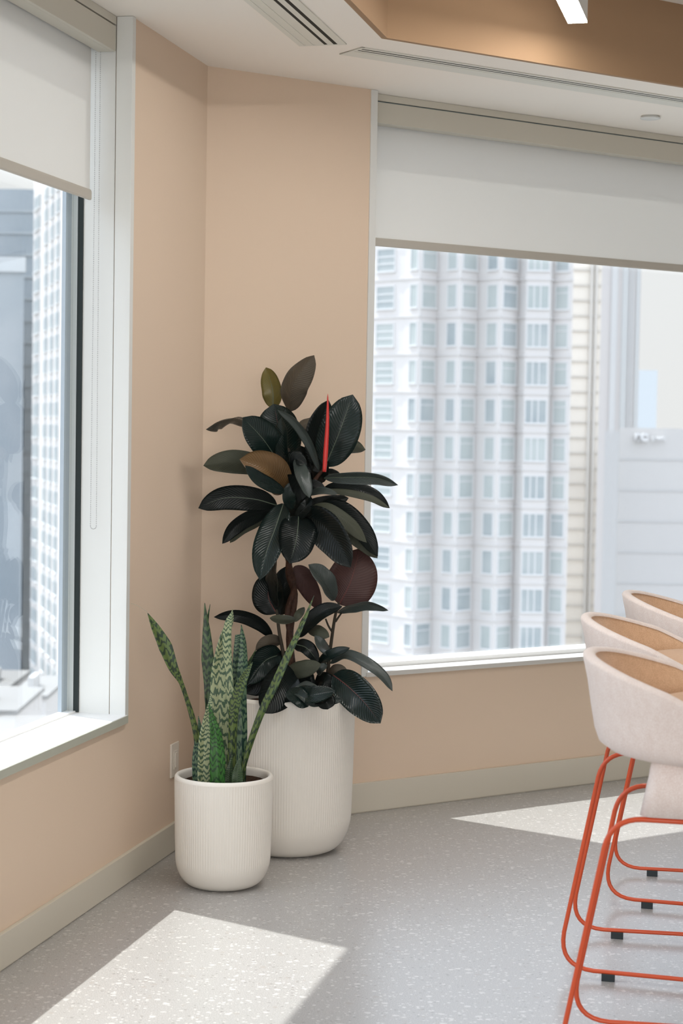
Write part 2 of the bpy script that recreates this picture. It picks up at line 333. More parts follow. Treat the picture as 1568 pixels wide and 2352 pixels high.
# the room's far sides behind the viewer
b = MB(); p = wend_R; b.fbox(p, nR, dR, -0.2, 10.5, 0, 0.2, 0, ZW); tag(b.build('wall_side', M['wall']), kind='structure')
b = MB(); b.box(wend_L.x-0.3, far_r.x+0.2, wend_L.y-0.2, wend_L.y, 0, ZW); tag(b.build('wall_back', M['wall']), kind='structure')
b = MB(); b.box(far_r.x, far_r.x+0.2, wend_L.y-0.2, far_r.y+0.2, 0, ZW); tag(b.build('wall_far_side', M['wall']), kind='structure')

# ceiling: low soffit band along the windows, raised ceiling behind it
NS_L, NS_R = 0.74, 0.78
def isect(cut=0.0):
    # point with n=NS_L on the left frame and n=NS_R on the right frame
    a, b_, c, d_ = nL.x, nL.y, nR.x, nR.y
    e1, e2 = NS_L-cut, NS_R-cut; det = a*d_-b_*c
    return C0 + Vector(((e1*d_-b_*e2)/det, (a*e2-e1*c)/det, 0))
SC = isect()
bandL = wend_L + nL*NS_L; bandR = wend_R + nR*NS_R
b = MB()
up = Vector((0, 0, 1))
def slab(mb, pts, z0, z1, m=0):
    n = len(mb.v); k = len(pts); mb.v += [Vector((p.x, p.y, z0)) for p in pts] + [Vector((p.x, p.y, z1)) for p in pts]
    mb.face(tuple(n+i for i in range(k)), m); mb.face(tuple(n+k+i for i in reversed(range(k))), m)
    for i in range(k): mb.face((n+i, n+(i+1) % k, n+k+(i+1) % k, n+k+i), m)
o_L = -0.0
SC2 = isect(0.0201); bL2 = wend_L + nL*(NS_L-0.0201); bR2 = wend_R + nR*(NS_R-0.0201)
slab(b, [wend_L + nL*TH, C0 + dL*0 + nL*TH, C0, SC2, bL2], ZC, ZC+0.02)
slab(b, [C0 + nR*TH, wend_R + nR*TH, bR2, SC2, C0], ZC, ZC+0.02)
tag(b.build('ceiling', M['ceil']), 'warm white lowered ceiling band along the windows', 'ceiling', kind='structure')
b = MB()
slab(b, [bandL, SC, isect(0.02), bandL - nL*0.02], ZC, ZW)
slab(b, [SC, bandR, bandR - nR*0.02, isect(0.02)], ZC, ZW)
tag(b.build('trim_1', M['well']), 'tan upright face of the ceiling step', 'ceiling step', kind='structure')
b = MB()
slab(b, [wend_L + nL*TH, C0 + Vector((-0.1, 0.2, 0)), wend_R + nR*TH, far_r, Vector((far_r.x, wend_L.y-0.2, 0))], ZW, ZW+0.2)
tag(b.build('ceiling', M['ceil']), 'raised ceiling above the step', 'ceiling', kind='structure')

# baseboards
def baseboard(name, d, n, s0, s1, z, label):
    b = MB(); b.fbox(C0, d, n, s0, s1, 0.0, 0.014, 0.004, z); b.fbox(C0, d, n, s0, s1, 0.0, 0.011, 0.0, 0.004)
    tag(b.build(name, M['base'], bevel=0.0015), label, 'baseboard', kind='structure')
baseboard('baseboard_left', dL, nL, LEND, -0.005, 0.103, 'greige baseboard along the left wall')
baseboard('baseboard_right', dR, nR, 0.005, REND, 0.118, 'greige baseboard along the right wall')

# windows
def window(name, d, n, sj, sf, label, left):
    sg = 1 if sf > sj else -1           # the opening runs from sj towards sf
    lo, hi = min(sj, sf), max(sj, sf)
    root = empty(name, C0 + d*((lo+hi)/2) + n*GL + Vector((0, 0, 0.55)))
    tag(root, label, 'window', kind='structure')
    # window frame: reveal lining, bead on the wall edge, bottom rail, far jamb, head
    b = MB()
    q = lambda a, b_: (min(a, b_), max(a, b_))
    s0, s1 = q(sj, sj+sg*0.006); b.fbox(C0, d, n, s0, s1, TH-0.003, -0.052, 0.55, 2.80)
    s0, s1 = q(sj-sg*0.0, sj+sg*0.010); b.fbox(C0, d, n, s0, s1, -0.048, 0.004, 0.55, ZC-0.001)
    s0, s1 = q(sj-sg*0.020, sj+sg*0.010); b.fbox(C0, d, n, s0, s1, 0.0, 0.006, 0.536, ZC-0.001)
    s0, s1 = q(sf, sf-sg*0.05); b.fbox(C0, d, n, s0, s1, TH, 0.004, 0.55, 2.80)
    b.fbox(C0, d, n, lo, hi, GL-0.03, GL+0.02, 2.705, 2.80)
    fr = b.build('window_frame', M['trim'], bevel=0.001)
    b = MB(); s0, s1 = q(sj+sg*0.0061, sj+sg*0.053); b.fbox(C0, d, n, s0, s1, TH-0.001, GL-0.028, 0.50, 2.80)
    ml = b.build('outer_mullion', M['mull'])
    b = MB(); s0, s1 = q(sj+sg*0.001, sj+sg*0.012); b.fbox(C0, d, n, s0, s1, GL-0.004, GL+0.014, 0.562, 2.70)
    gk = b.build('gasket', M['gasket'])
    b = MB(); b.fbox(C0, d, n, lo+0.004, hi-0.004, GL-0.012, GL-0.004, 0.545, 2.71)
    gl = b.build('window_glass', M['glass'])
    b = MB()
    if left:
        e2 = MB(); e2.fbox(C0, d, n, lo, hi, 0.0102, 0.013, 0.534, 0.5585); ed = e2.build('sill_edge', M['apron'])
        b.fbox(C0, d, n, lo, hi, GL+0.0, 0.010, 0.539, 0.560); b.fbox(C0, d, n, lo, hi, TH, GL+0.004, 0.539, 0.566)
    else:
        e2 = MB(); e2.fbox(C0, d, n, lo, hi, 0.0082, 0.010, 0.534, 0.5515); ed = e2.build('sill_edge', M['apron2'])
        b.fbox(C0, d, n, lo, hi, -0.085, 0.008, 0.537, 0.553); b.fbox(C0, d, n, lo, hi, TH, -0.092, 0.537, 0.572)
    si = b.build('window_sill', M['sillm'], bevel=0.0015)
    tag(ml, 'blue grey outer mullion'); tag(gk, 'black gasket strip')
    rel(root, fr, ml, gk, gl, si, ed)
window('window_1', dL, nL, SL, LWE, 'tall window on the left wall with a deep white sill', True)
window('window_2', dR, nR, SR, RWE, 'wide window on the right wall with a white frame', False)

# pelmets: a filler strip against the ceiling, a thin groove, and the box that hides the blind roll
def pelmet(name, d, n, sj, sf, label):
    sg = 1 if sf > sj else -1; lo, hi = min(sj+sg*0.008, sf), max(sj+sg*0.008, sf)
    root = empty(name, C0 + d*((lo+hi)/2) + n*(-0.08) + Vector((0, 0, 2.70))); tag(root, label, 'pelmet', kind='structure')
    b = MB(); b.fbox(C0, d, n, lo, hi, -0.20, -0.050, 2.783, ZC-0.001); f1 = b.build('filler_strip', M['pelmet'])
    b = MB(); b.fbox(C0, d, n, lo, hi, -0.19, -0.062, 2.776, 2.784); f3 = b.build('groove', M['gasket'] if sg < 0 else M['gap_light'])
    b = MB(); b.fbox(C0, d, n, lo+(0.004 if sg < 0 else 0), hi-(0.004 if sg < 0 else 0), -0.064, -0.050, 2.698, 2.778)
    b.fbox(C0, d, n, lo+(0.004 if sg < 0 else 0), hi-(0.004 if sg < 0 else 0), -0.110, -0.0642, 2.698, 2.703); b.fbox(C0, d, n, lo, hi, -0.20, -0.062, 2.770, 2.777)
    f2 = b.build('fascia', M['pelmet'], bevel=0.001)
    rel(root, f1, f2, f3)
pelmet('trim_2', dL, nL, SL, LWE, 'greige pelmet box over the left blind')
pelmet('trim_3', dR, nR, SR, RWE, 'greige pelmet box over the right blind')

# roller blinds
def roller(d, n, s0, s1, off, zb, label, chain):
    root = empty('roller_blind', C0 + d*((s0+s1)/2) + n*off + Vector((0, 0, zb))); tag(root, label, 'blind')
    b = MB(); b.fbox(C0, d, n, s0, s1, off-0.0008, off+0.0008, zb+0.004, 2.745); f = b.build('blind_fabric', M['blind'])
    b = MB(); o = C0 + n*off; z = zb
    pr = [(0.0035, 0.000), (0.006, 0.004), (0.006, 0.026), (0.003, 0.033), (-0.003, 0.033), (-0.006, 0.026), (-0.006, 0.004), (-0.0035, 0.0)]
    n_ = len(b.v)
    for s_ in (s0-0.004, s1+0.004):
        for (a, h) in pr: b.v.append(o + d*s_ + n*a + Vector((0, 0, z+h)))
    for i in range(8): b.face((n_+i, n_+(i+1) % 8, n_+8+(i+1) % 8, n_+8+i))
    b.face(tuple(n_+i for i in range(8))); b.face(tuple(n_+8+i for i in reversed(range(8))))
    h = b.build('hem_bar', M['hem'])
    b = MB(); b.tube([C0 + d*s0 + n*off + Vector((0, 0, 2.738)), C0 + d*s1 + n*off + Vector((0, 0, 2.738))], 0.017, 16); rr = b.build('roller_tube', M['blind'])
    parts = [f, h, rr]
    if chain:
        b = MB(); sx = SL-0.028 if s1 < 0 else s0-0.01; w = 0.008
        path = []; zl, zh = 1.165, 2.70
        nb = int((zh-zl)/0.0062)
        for i in range(nb): path.append((1, zl+0.012+i*(zh-zl-0.012)/nb)); path.append((-1, zl+0.012+i*(zh-zl-0.012)/nb))
        ctr = []
        for (sd_, z_) in path:
            sw = 0.55 + 0.45*min(1, (z_-zl)/1.0); ctr.append(C0 + d*sx + n*(off+0.016 + sd_*w*(1.6-0.6*sw)) + Vector((0, 0, z_)))
        for a in range(1, 8):
            t = math.pi*a/8; ctr.append(C0 + d*sx + n*(off+0.016 + math.cos(t)*w*1.33) + Vector((0, 0, zl+0.012-0.012*math.sin(t))))
        for c in ctr:
            r_ = 0.0021; k_ = len(b.v)
            b.v += [c+Vector(v)*r_ for v in ((1, 0, 0), (0, 1, 0), (-1, 0, 0), (0, -1, 0), (0, 0, 1), (0, 0, -1))]
            for t_ in ((0, 1, 4), (1, 2, 4), (2, 3, 4), (3, 0, 4), (1, 0, 5), (2, 1, 5), (3, 2, 5), (0, 3, 5)): b.face(tuple(k_+j for j in t_), 0, None, True)
        ch = b.build('bead_chain', M['chain']); tag(ch, 'looped metal bead chain'); parts.append(ch)
    rel(root, *parts)
roller(dL, nL, LWE+0.03, SL-0.050, -0.120, 2.222, 'off-white roller blind half lowered on the left window, with a bead chain', True)
roller(dR, nR, SR+0.020, RWE-0.03, -0.120, 2.228, 'off-white roller blind half lowered on the wide right window', False)

# ceiling air slots
def air_slot(d, n, s0, s1, n0, n1, dark, faint, label):
    root = empty('ceiling_vent', C0 + d*((s0+s1)/2) + n*((n0+n1)/2) + Vector((0, 0, ZC))); tag(root, label, 'vent')
    b = MB(); cuts = sorted(dark+faint); e0 = n0
    for (a, c) in cuts: b.fbox(C0, d, n, s0, s1, e0, a, ZC-0.004, ZC-0.0003); e0 = c
    b.fbox(C0, d, n, s0, s1, e0, n1, ZC-0.004, ZC-0.0003)
    b.fbox(C0, d, n, s0, s0+0.012, n0, n1, ZC-0.0042, ZC-0.0003); b.fbox(C0, d, n, s1-0.012, s1, n0, n1, ZC-0.0042, ZC-0.0003)
    parts = [b.build('frame', M['vent'])]
    for (a, c) in dark:
        b = MB(); b.fbox(C0, d, n, s0+0.012, s1-0.012, a, c, ZC-0.0037, ZC-0.0004); parts.append(tag(b.build('slot', M['dark']), 'dark open slot'))
    for (a, c) in faint:
        b = MB(); b.fbox(C0, d, n, s0+0.012, s1-0.012, a, c, ZC-0.0025, ZC-0.0004); parts.append(tag(b.build('blade', M['vent']), 'white closed blade'))
    rel(root, *parts)
air_slot(dL, nL, -3.2, -0.287, 0.420, 0.586, [(0.511, 0.523), (0.544, 0.558)], [(0.440, 0.447), (0.472, 0.479)], 'wide white slotted ceiling vent with two dark slots near the left window')
air_slot(dR, nR, 0.259, 4.5, 0.475, 0.615, [(0.590, 0.601), (0.567, 0.577)], [(0.548, 0.553)], 'long thin white linear ceiling vent running along the right window')
# concealed sprinkler cover
b = MB(); c = C0 + dR*1.947 + nR*0.241
b.lathe([(0.0, -0.012), (0.036, -0.012), (0.041, -0.010), (0.041, -0.007), (0.034, -0.006), (0.034, 0.0)], 40)
o = b.build('sprinkler_cover', M['trim']); o.location = c + Vector((0, 0, ZC)); tag(o, 'small round white cover disc on the ceiling above the right window', 'sprinkler cover')
# wall plate
root = empty('wall_plate', C0 + dL*(-0.289) + Vector((0, 0, 0.265))); tag(root, 'white wall plate with a narrow rocker insert, low on the left wall', 'wall plate')
b = MB(); b.fbox(C0, dL, nL, -0.330, -0.250, 0, 0.007, 0.265, 0.385); p1 = b.build('plate', M['plast'], bevel=0.002)
b = MB(); b.fbox(C0, dL, nL, -0.307, -0.273, 0.007, 0.0095, 0.292, 0.358); p2 = b.build('insert', M['plast'], bevel=0.001)
b = MB(); b.fbox(C0, dL, nL, -0.300, -0.280, 0.0095, 0.0125, 0.299, 0.351); p3 = b.build('rocker', M['plast'], bevel=0.001)
rel(root, p1, p2, p3)

# linear lamp hanging in the raised ceiling
def linear_lamp(p_end, length, label):
    root = empty('linear_lamp', p_end - dL*(length/2)); tag(root, label, 'ceiling lamp')
    w = 0.034
    b = MB(); b.fbox(p_end, dL, nL, -length, 0, -w, w, 0.004, 0.085); h = b.build('housing', M['trim'], bevel=0.001)
    b = MB(); b.fbox(p_end, dL, nL, -length+0.003, -0.001, -w+0.001, w-0.001, -0.002, 0.004); d_ = b.build('diffuser', M['lamp']); tag(d_, 'glowing white diffuser')
    parts = [h, d_]
    for t in (0.25, 0.75):
        b = MB(); q = p_end - dL*(length*t); b.tube([q + Vector((0, 0, 0.085)), Vector((q.x, q.y, ZW-0.001))], 0.0012, 6); parts.append(b.build('suspension_cable', M['trim']))
    rel(root, *parts)
lp = at(1326, 52, 6.27)
linear_lamp(lp, 2.6, 'bright white linear lamp hanging in the raised ceiling')

# ------------------------------------------------------------------ pots
def pot(name, x, y, Rr, H, Rb, nrib, label, rimw):
    root = empty(name, (x, y, 0)); tag(root, label, 'plant pot')
    hb = Rr*0.62        # height of the rounded foot
    prof = [(0.0, 0.004), (Rb*0.9, 0.004), (Rb, 0.0)]
    for i in range(1, 15):
        t = i/14*math.pi/2; prof.append((Rb + (Rr*0.965-Rb)*math.sin(t)**0.9, hb*(1-math.cos(t))))
    top = H-0.012
    for i in range(1, 22): t = i/21; prof.append((Rr*(0.965+0.035*t**0.8), hb + (top-hb)*t))
    seg = nrib*4
    def wob(a, r, z, k):
        if z < hb*0.62 or z > top-0.004: return 0
        e_ = min(1, (z-hb*0.62)/0.03); return -0.0017*e_*(1 if k % 4 in (0,) else (0.35 if k % 4 in (1, 3) else 0))
    b = MB(); b.lathe(prof, seg, 0, wob)
    rim = []
    for i in range(0, 7):
        t = i/6*math.pi; rim.append((Rr - rimw/2 + rimw/2*math.cos(t), top + 0.0 + 0.012*math.sin(t)))
    rim += [(Rr-rimw-0.002, H-0.06), (Rr-rimw-0.004, H-0.10), (0.0, H-0.11)]
    b2 = MB(); b2.lathe(rim, 96)
    body = b.build('body', M['pot'], root); rm = b2.build('rim', M['pot'], root)
    return root
SP = Vector((-0.371, 5.81, 0)); BP = Vector((-0.171, 6.33, 0))
pot('plant_pot', SP.x, SP.y, 0.162, 0.366, 0.085, 110, 'small ribbed cream pot on the floor in front of the larger pot', 0.018)
pot('plant_pot', BP.x, BP.y, 0.232, 0.560, 0.130, 150, 'large ribbed cream pot standing in the corner', 0.022)
def soil(x, y, r, z, label):
    b = MB(); n = 28; ring = 7
    b.v.append(Vector((0, 0, 0.004)))
    for i in range(1, ring+1):
        for k in range(n):
            a = 2*math.pi*k/n; q = r*i/ring; b.v.append(Vector((q*math.cos(a), q*math.sin(a), 0.006*noise.noise(Vector((q*40*math.cos(a), q*40*math.sin(a), 3))))))
    for k in range(n): b.face((0, 1+k, 1+(k+1) % n), 0, None, True)
    for i in range(ring-1):
        for k in range(n): a = 1+i*n+k; c = 1+i*n+(k+1) % n; b.face((a, a+n, c+n, c), 0, None, True)
    o = b.build('potting_soil', M['soil'], recalc=False); o.location = (x, y, z); tag(o, label, 'soil', kind='stuff')
soil(SP.x, SP.y, 0.141, 0.338, 'dark potting soil in the small pot around the snake plant')
soil(BP.x, BP.y, 0.206, 0.515, 'dark potting soil in the large pot under the rubber plant')

# ------------------------------------------------------------------ leaf builder
def crom(P, n):
    """smooth curve through the points, n samples"""
    P = [Vector(p) for p in P]
    if len(P) == 2: P = [P[0], P[0].lerp(P[1], 0.5), P[1]]
    Q = [P[0]*2-P[1]] + P + [P[-1]*2-P[-2]]; out = []; segs = len(P)-1
    for i in range(n):
        u = i/(n-1)*segs; k = min(int(u), segs-1); t = u-k; a, b_, c, d_ = Q[k:k+4]
        out.append(0.5*((2*b_) + (c-a)*t + (2*a-5*b_+4*c-d_)*t*t + (3*b_-a-3*c+d_)*t**3))
    return out
def interp(tab, t):
    for (t0, v0), (t1, v1) in zip(tab, tab[1:]):
        if t <= t1:
            u = (t-t0)/(t1-t0) if t1 > t0 else 0; return v0+(v1-v0)*u
    return tab[-1][1]
def blade(name, pts, wtab, tilt, fold, mats, nseg=26, ncross=9, thick=0.0012, wave=0.0, seed=0, parent=None, face_cam=True, rib=None, twist=0.0):
    """leaf blade along pts (base to tip); wtab: full width in metres along it; tilt turns it about its axis,
    fold is the angle of the V; the upper face looks towards the viewer's side of the plant when face_cam"""
    cv = crom(pts, nseg+1); b = MB(); top = []; bot = []; ribp = []
    for i, p in enumerate(cv):
        t = i/nseg; T = (cv[min(i+1, nseg)]-cv[max(i-1, 0)]).normalized()
        V = (CAM-p); V.z = 0 + (CAM-p).z; V.normalize()
        Wv = T.cross(V)
        if Wv.length < 1e-4: Wv = T.orthogonal()
        Wv.normalize(); Nn = Wv.cross(T).normalized()
        if Nn.dot(V) < 0: Nn = -Nn; Wv = -Wv
        a = R(tilt + twist*(t-0.5)); Wd = Wv*math.cos(a)+Nn*math.sin(a); Nd = Nn*math.cos(a)-Wv*math.sin(a)
        if not face_cam: Nd = -Nd
        w = interp(wtab, t)/2 if isinstance(wtab, list) else wtab(t)/2
        ft, fb = [], []
        for j in range(ncross):
            x = -1+2*j/(ncross-1)
            h = abs(x)*w*math.sin(R(fold)) - (1-abs(x))**2*0.06*w + (wave*w*math.sin(t*17+seed+(2.1 if x > 0 else 0))*x*x)
            q = p + Wd*(x*w*math.cos(R(fold)*0.7)) + Nd*h
            ft.append(q + Nd*thick*0.5*(1-0.6*abs(x))); fb.append(q - Nd*thick*0.5*(1-0.6*abs(x)))
        top.append(ft); bot.append(fb); ribp.append((p - Nd*(0.06*w), Nd, Wd, w))
    def grid(G, m, flip):
        base = len(b.v)
        for r_ in G: b.v += r_
        for i in range(nseg):
            for j in range(ncross-1):
                q = [base+i*ncross+j, base+i*ncross+j+1, base+(i+1)*ncross+j+1, base+(i+1)*ncross+j]
                u = [(j/(ncross-1), i/nseg), ((j+1)/(ncross-1), i/nseg), ((j+1)/(ncross-1), (i+1)/nseg), (j/(ncross-1), (i+1)/nseg)]
                if flip: q.reverse(); u.reverse()
                b.face(tuple(q), m, u, True)
        return base
    T0 = (cv[1]-cv[0]); nrm = (top[0][-1]-top[0][0]).cross(T0); fl = nrm.dot(ribp[1][1]) < 0
    b0 = grid(top, 0, fl); b1 = grid(bot, 1, not fl)
    for i in range(nseg):                          # close the edges
        for j in (0, ncross-1):
            q = [b0+i*ncross+j, b0+(i+1)*ncross+j, b1+(i+1)*ncross+j, b1+i*ncross+j]
            b.face(tuple(q), 1, [(0, 0)]*4, True)
    o = b.build(name, mats, parent, recalc=False)
    if rib is not None:
        for side in (1, -1):
            pass
        rb = MB(); n_ = nseg
        pts_ = [q[0] for q in ribp]; rad = [max(0.0005, 0.0024*(1-i/n_*0.8)) for i in range(len(pts_))]
        rb.tube(pts_, rad, 6); r_ = rb.build('midrib', rib, o)
    return o
def rubber_w(wm):
    def g(t): return max(0.02, (1-abs(2*(t/0.985)**0.96-1)**2.25))**0.62
    def f(t):
        if t < 0.95: return wm*1.06*g(t)
        s = (1-t)/0.05
        return wm*1.06*g(0.95)*s**1.5 + 0.0006
    return f

# ------------------------------------------------------------------ rubber plant
def z1(x, y): return (440+x/3.136, 800+y/3.136)
def z2(x, y): return (440+x/3.136, 1240+y/3.136)
D0 = 6.33; PX = D0/FPX
rp = empty('rubber_plant', (BP.x, BP.y, 0.515))
tag(rp, 'dark-leaved rubber plant with a red new sheath, growing in the large pot', 'rubber plant')
inv_rp = Matrix.Translation(-Vector(rp.location))
def to_rp(o):
    o.parent = rp; o.data.transform(inv_rp)
    for c in o.children: c.data.transform(inv_rp)
    return o
# (points as zoom pixels base->tip, zoom, full width in zoom px, depth at base, depth at tip (towards viewer +), tilt, fold, faces viewer, upper, lower, rib)
TOP, BLK, GRY, UND, UNG, WIN, OLV, COP = 'leaf_top', 'leaf_black', 'leaf_grey', 'leaf_under', 'leaf_under_green', 'leaf_wine', 'leaf_olive', 'leaf_copper'
LV = [
 (z1, [(705, 455), (735, 260), (882, 50)], 190, -.04, .00, 20, 22, False, GRY, UND, None),
 (z1, [(585, 430), (582, 300), (535, 138)], 140, -.08, -.10, 15, 18, True, OLV, UNG, 'rib'),
 (z1, [(690, 800), (630, 590), (590, 400)], 290, -.02, .02, 10, 12, True, TOP, UNG, 'rib_red'),
 (z1, [(645, 850), (520, 660), (368, 497)], 225, .02, .14, -10, 14, True, TOP, UNG, 'rib'),
 (z1, [(450, 570), (330, 516), (220, 525), (103, 585)], 90, -.06, .06, 76, 12, True, TOP, UND, None),
 (z1, [(610, 900), (420, 835), (250, 820), (84, 845)], 165, -.06, .02, 10, 14, False, TOP, UNG, None),
 (z1, [(668, 1030), (560, 880), (345, 800)], 215, .04, .20, -18, 24, True, COP, UNG, None),
 (z1, [(665, 1035), (560, 985), (470, 930), (385, 845)], 95, .13, .27, -10, 20, True, TOP, UNG, None),
 (z1, [(915, 875), (850, 690), (740, 530), (618, 443)], 60, .05, .17, 35, 18, True, GRY, UNG, None),
 (z1, [(700, 1010), (668, 800), (660, 620), (648, 500)], 100, .04, .10, 50, 20, True, TOP, UNG, None),
 (z1, [(962, 850), (1065, 600), (1160, 333)], 275, .00, .04, 0, 8, True, TOP, UNG, 'rib'),
 (z1, [(930, 885), (905, 640), (985, 372)], 190, -.04, -.05, -20, 12, True, BLK, UNG, None),
 (z1, [(770, 560), (830, 540), (930, 490)], 80, -.10, -.16, 30, 14, False, TOP, UND, None),
 (z1, [(1000, 790), (1130, 705), (1252, 730)], 105, -.06, -.14, 10, 14, False, TOP, UNG, None),
 (z1, [(760, 1230), (770, 1080), (740, 930)], 150, .01, .02, 0, 12, True, BLK, UNG, None),
 (z1, [(700, 1200), (790, 1080), (860, 960)], 120, .03, .06, 20, 14, True, BLK, UNG, None),
 (z1, [(720, 1160), (700, 1060), (720, 960)], 90, .05, .09, 0, 14, True, TOP, UNG, None),
 (z1, [(740, 1230), (820, 1150), (850, 1060)], 90, .05, .07, 20, 14, True, BLK, UNG, None),
 (z1, [(860, 1000), (870, 900), (780, 700)], 150, -.05, -.06, 0, 12, True, BLK, UNG, None),
 (z1, [(905, 960), (930, 880), (935, 760)], 120, -.02, -.02, 20, 14, True, BLK, UNG, None),
 (z1, [(760, 1090), (850, 1000), (960, 1000)], 90, .0, .04, 20, 14, True, BLK, UNG, None),
 (z1, [(730, 1000), (700, 880), (745, 800), (830, 840)], 120, .03, .10, 20, 20, True, BLK, UNG, None),
 (z1, [(760, 800), (790, 920), (848, 1078)], 100, .08, .17, 30, 22, True, GRY, UNG, None),
 (z1, [(720, 810), (770, 960), (800, 1090)], 130, .06, .08, 10, 14, True, BLK, UNG, None),
 (z1, [(955, 935), (1120, 930), (1320, 935), (1486, 985)], 84, .02, .10, -35, 14, True, GRY, UNG, 'rib'),
 (z1, [(940, 900), (1000, 900), (1075, 915)], 60, -.02, -.06, 20, 14, True, BLK, UNG, None),
 (z1, [(840, 1050), (940, 1028), (1052, 1052)], 50, .06, .20, 20, 18, True, GRY, UNG, None),
 (z1, [(960, 1000), (1140, 1005), (1300, 1060), (1426, 1152)], 100, -.02, .02, 15, 16, True, BLK, UNG, None),
 (z1, [(950, 1020), (1130, 1040), (1290, 1080), (1424, 1150)], 50, .0, .03, 20, 10, False, BLK, UNG, None),
 (z1, [(830, 1120), (980, 1110), (1130, 1078)], 90, -.03, -.08, 15, 12, True, BLK, UNG, None),
 (z1, [(612, 1130), (440, 1085), (230, 1080), (48, 1152)], 170, .02, .06, 5, 10, True, BLK, UNG, 'rib'),
 (z1, [(610, 1160), (430, 1215), (310, 1290), (220, 1408)], 105, .0, .08, 20, 14, True, BLK, UNG, None),
 (z1, [(580, 1200), (460, 1250), (350, 1310), (275, 1402)], 85, -.02, .05, 12, 12, False, BLK, UNG, None),
 (z1, [(660, 1120), (600, 1300), (540, 1460), (490, 1668)], 205, .05, .17, -8, 12, True, TOP, UNG, 'rib'),
 (z1, [(770, 1210), (765, 1300), (745, 1420), (705, 1550)], 255, .06, .15, 5, 12, True, BLK, UNG, 'rib'),
 (z1, [(810, 1200), (930, 1260), (1040, 1390), (1145, 1580)], 230, .05, .18, -20, 16, True, BLK, UNG, None),
 (z1, [(820, 1180), (960, 1160), (1130, 1260), (1260, 1400)], 110, .02, .08, 25, 12, False, BLK, UNG, None),
 (z1, [(900, 1140), (1060, 1170), (1220, 1310), (1340, 1500)], 150, -.02, .02, 15, 14, True, BLK, UNG, None),
 (z1, [(960, 1220), (1110, 1290), (1240, 1390), (1338, 1512)], 130, -.03, .01, 25, 12, False, BLK, UNG, None),
 (z2, [(1065, 465), (1150, 290), (1212, 60)], 345, .02, -.02, 8, 8, False, TOP, WIN, 'rib_red'),
 (z2, [(1030, 430), (950, 290), (840, 178)], 120, .02, .08, -40, 20, True, GRY, UNG, None),
 (z2, [(1050, 525), (1160, 485), (1290, 468), (1416, 508)], 62, .02, .12, -50, 16, True, GRY, UND, None),
 (z2, [(770, 700), (850, 590), (960, 510), (1085, 480)], 105, .02, .06, 20, 16, True, BLK, UND, None),
 (z2, [(830, 640), (910, 655), (992, 700)], 85, .0, .06, 20, 14, False, BLK, UNG, None),
 (z2, [(1000, 815), (940, 770), (885, 688)], 75, .02, .08, -35, 14, True, GRY, UNG, None),
 (z2, [(610, 530), (550, 400), (585, 235)], 215, .02, .00, 10, 12, True, BLK, UNG, 'rib_red'),
 (z2, [(640, 540), (660, 380), (680, 190)], 180, -.04, -.06, 10, 12, True, BLK, UNG, None),
 (z2, [(740, 190), (820, 300), (930, 505)], 145, -.02, -.08, 10, 10, False, BLK, WIN, None),
 (z2, [(612, 480), (596, 300), (600, 105)], 75, .06, .10, 68, 12, True, BLK, UNG, None),
 (z2, [(580, 700), (480, 600), (330, 545), (160, 556)], 92, .02, .10, 15, 18, True, BLK, UND, None),
 (z2, [(750, 575), (660, 575), (562, 562)], 62, .06, .20, 10, 10, False, BLK, UNG, None),
 (z2, [(735, 590), (775, 530), (812, 485)], 56, .04, .0, 10, 12, False, BLK, UNG, None),
 (z2, [(650, 740), (560, 740), (460, 792)], 100, .0, .06, 20, 14, False, BLK, UND, None),
 (z2, [(650, 820), (520, 880), (405, 1040)], 190, .02, .08, 10, 12, True, TOP, UNG, 'rib'),
 (z2, [(740, 900), (600, 940), (390, 1110)], 240, -.02, .06, 5, 10, True, BLK, UNG, None),
 (z2, [(740, 960), (640, 1060), (505, 1248)], 260, .08, .27, 10, 12, True, BLK, UNG, None),
 (z2, [(690, 950), (760, 1060), (740, 1190)], 250, .0, .08, 10, 12, True, BLK, UNG, None),
 (z2, [(730, 930), (790, 1000), (850, 1080)], 170, -.04, -.08, 10, 12, True, BLK, UNG, None),
 (z2, [(740, 750), (830, 780), (912, 880)], 100, .02, .07, 20, 12, True, BLK, UNG, 'rib'),
 (z2, [(670, 945), (790, 930), (930, 895)], 120, .04, .12, 15, 10, False, BLK, UNG, None),
 (z2, [(900, 905), (1000, 830), (1140, 778)], 70, .02, .08, 25, 16, True, TOP, UND, None),
 (z2, [(905, 965), (930, 930), (972, 890)], 60, .05, .06, 30, 16, True, GRY, UNG, None),
 (z2, [(975, 970), (1040, 940), (1118, 935)], 90, .03, .08, 20, 12, False, GRY, UND, None),
 (z2, [(1000, 890), (1110, 830), (1270, 900), (1380, 990), (1446, 1090)], 78, .02, .10, 30, 20, True, GRY, UND, None),
 (z2, [(1020, 975), (1130, 1060), (1250, 1180), (1360, 1322)], 235, .08, .20, -5, 10, True, TOP, UNG, 'rib_red'),
 (z2, [(740, 1090), (860, 1120), (1035, 1090)], 120, .22, .27, 15, 20, True, TOP, UNG, None),
 (z2, [(760, 1050), (840, 1110), (917, 1200)], 140, .20, .26, 20, 18, True, GRY, UNG, None),
 (z2, [(900, 1120), (960, 1160), (980, 1222)], 130, .22, .27, 10, 18, True, BLK, UNG, None),
 (z2, [(700, 1080), (770, 1140), (840, 1202)], 120, .22, .27, 20, 18, True, TOP, UNG, None),
 (z2, [(890, 1170), (980, 1165), (1090, 1150)], 60, .22, .24, 20, 18, True, TOP, UNG, None),
 (z2, [(890, 1010), (960, 1020), (1040, 1080)], 120, .02, .06, 10, 12, True, BLK, UNG, None),
]
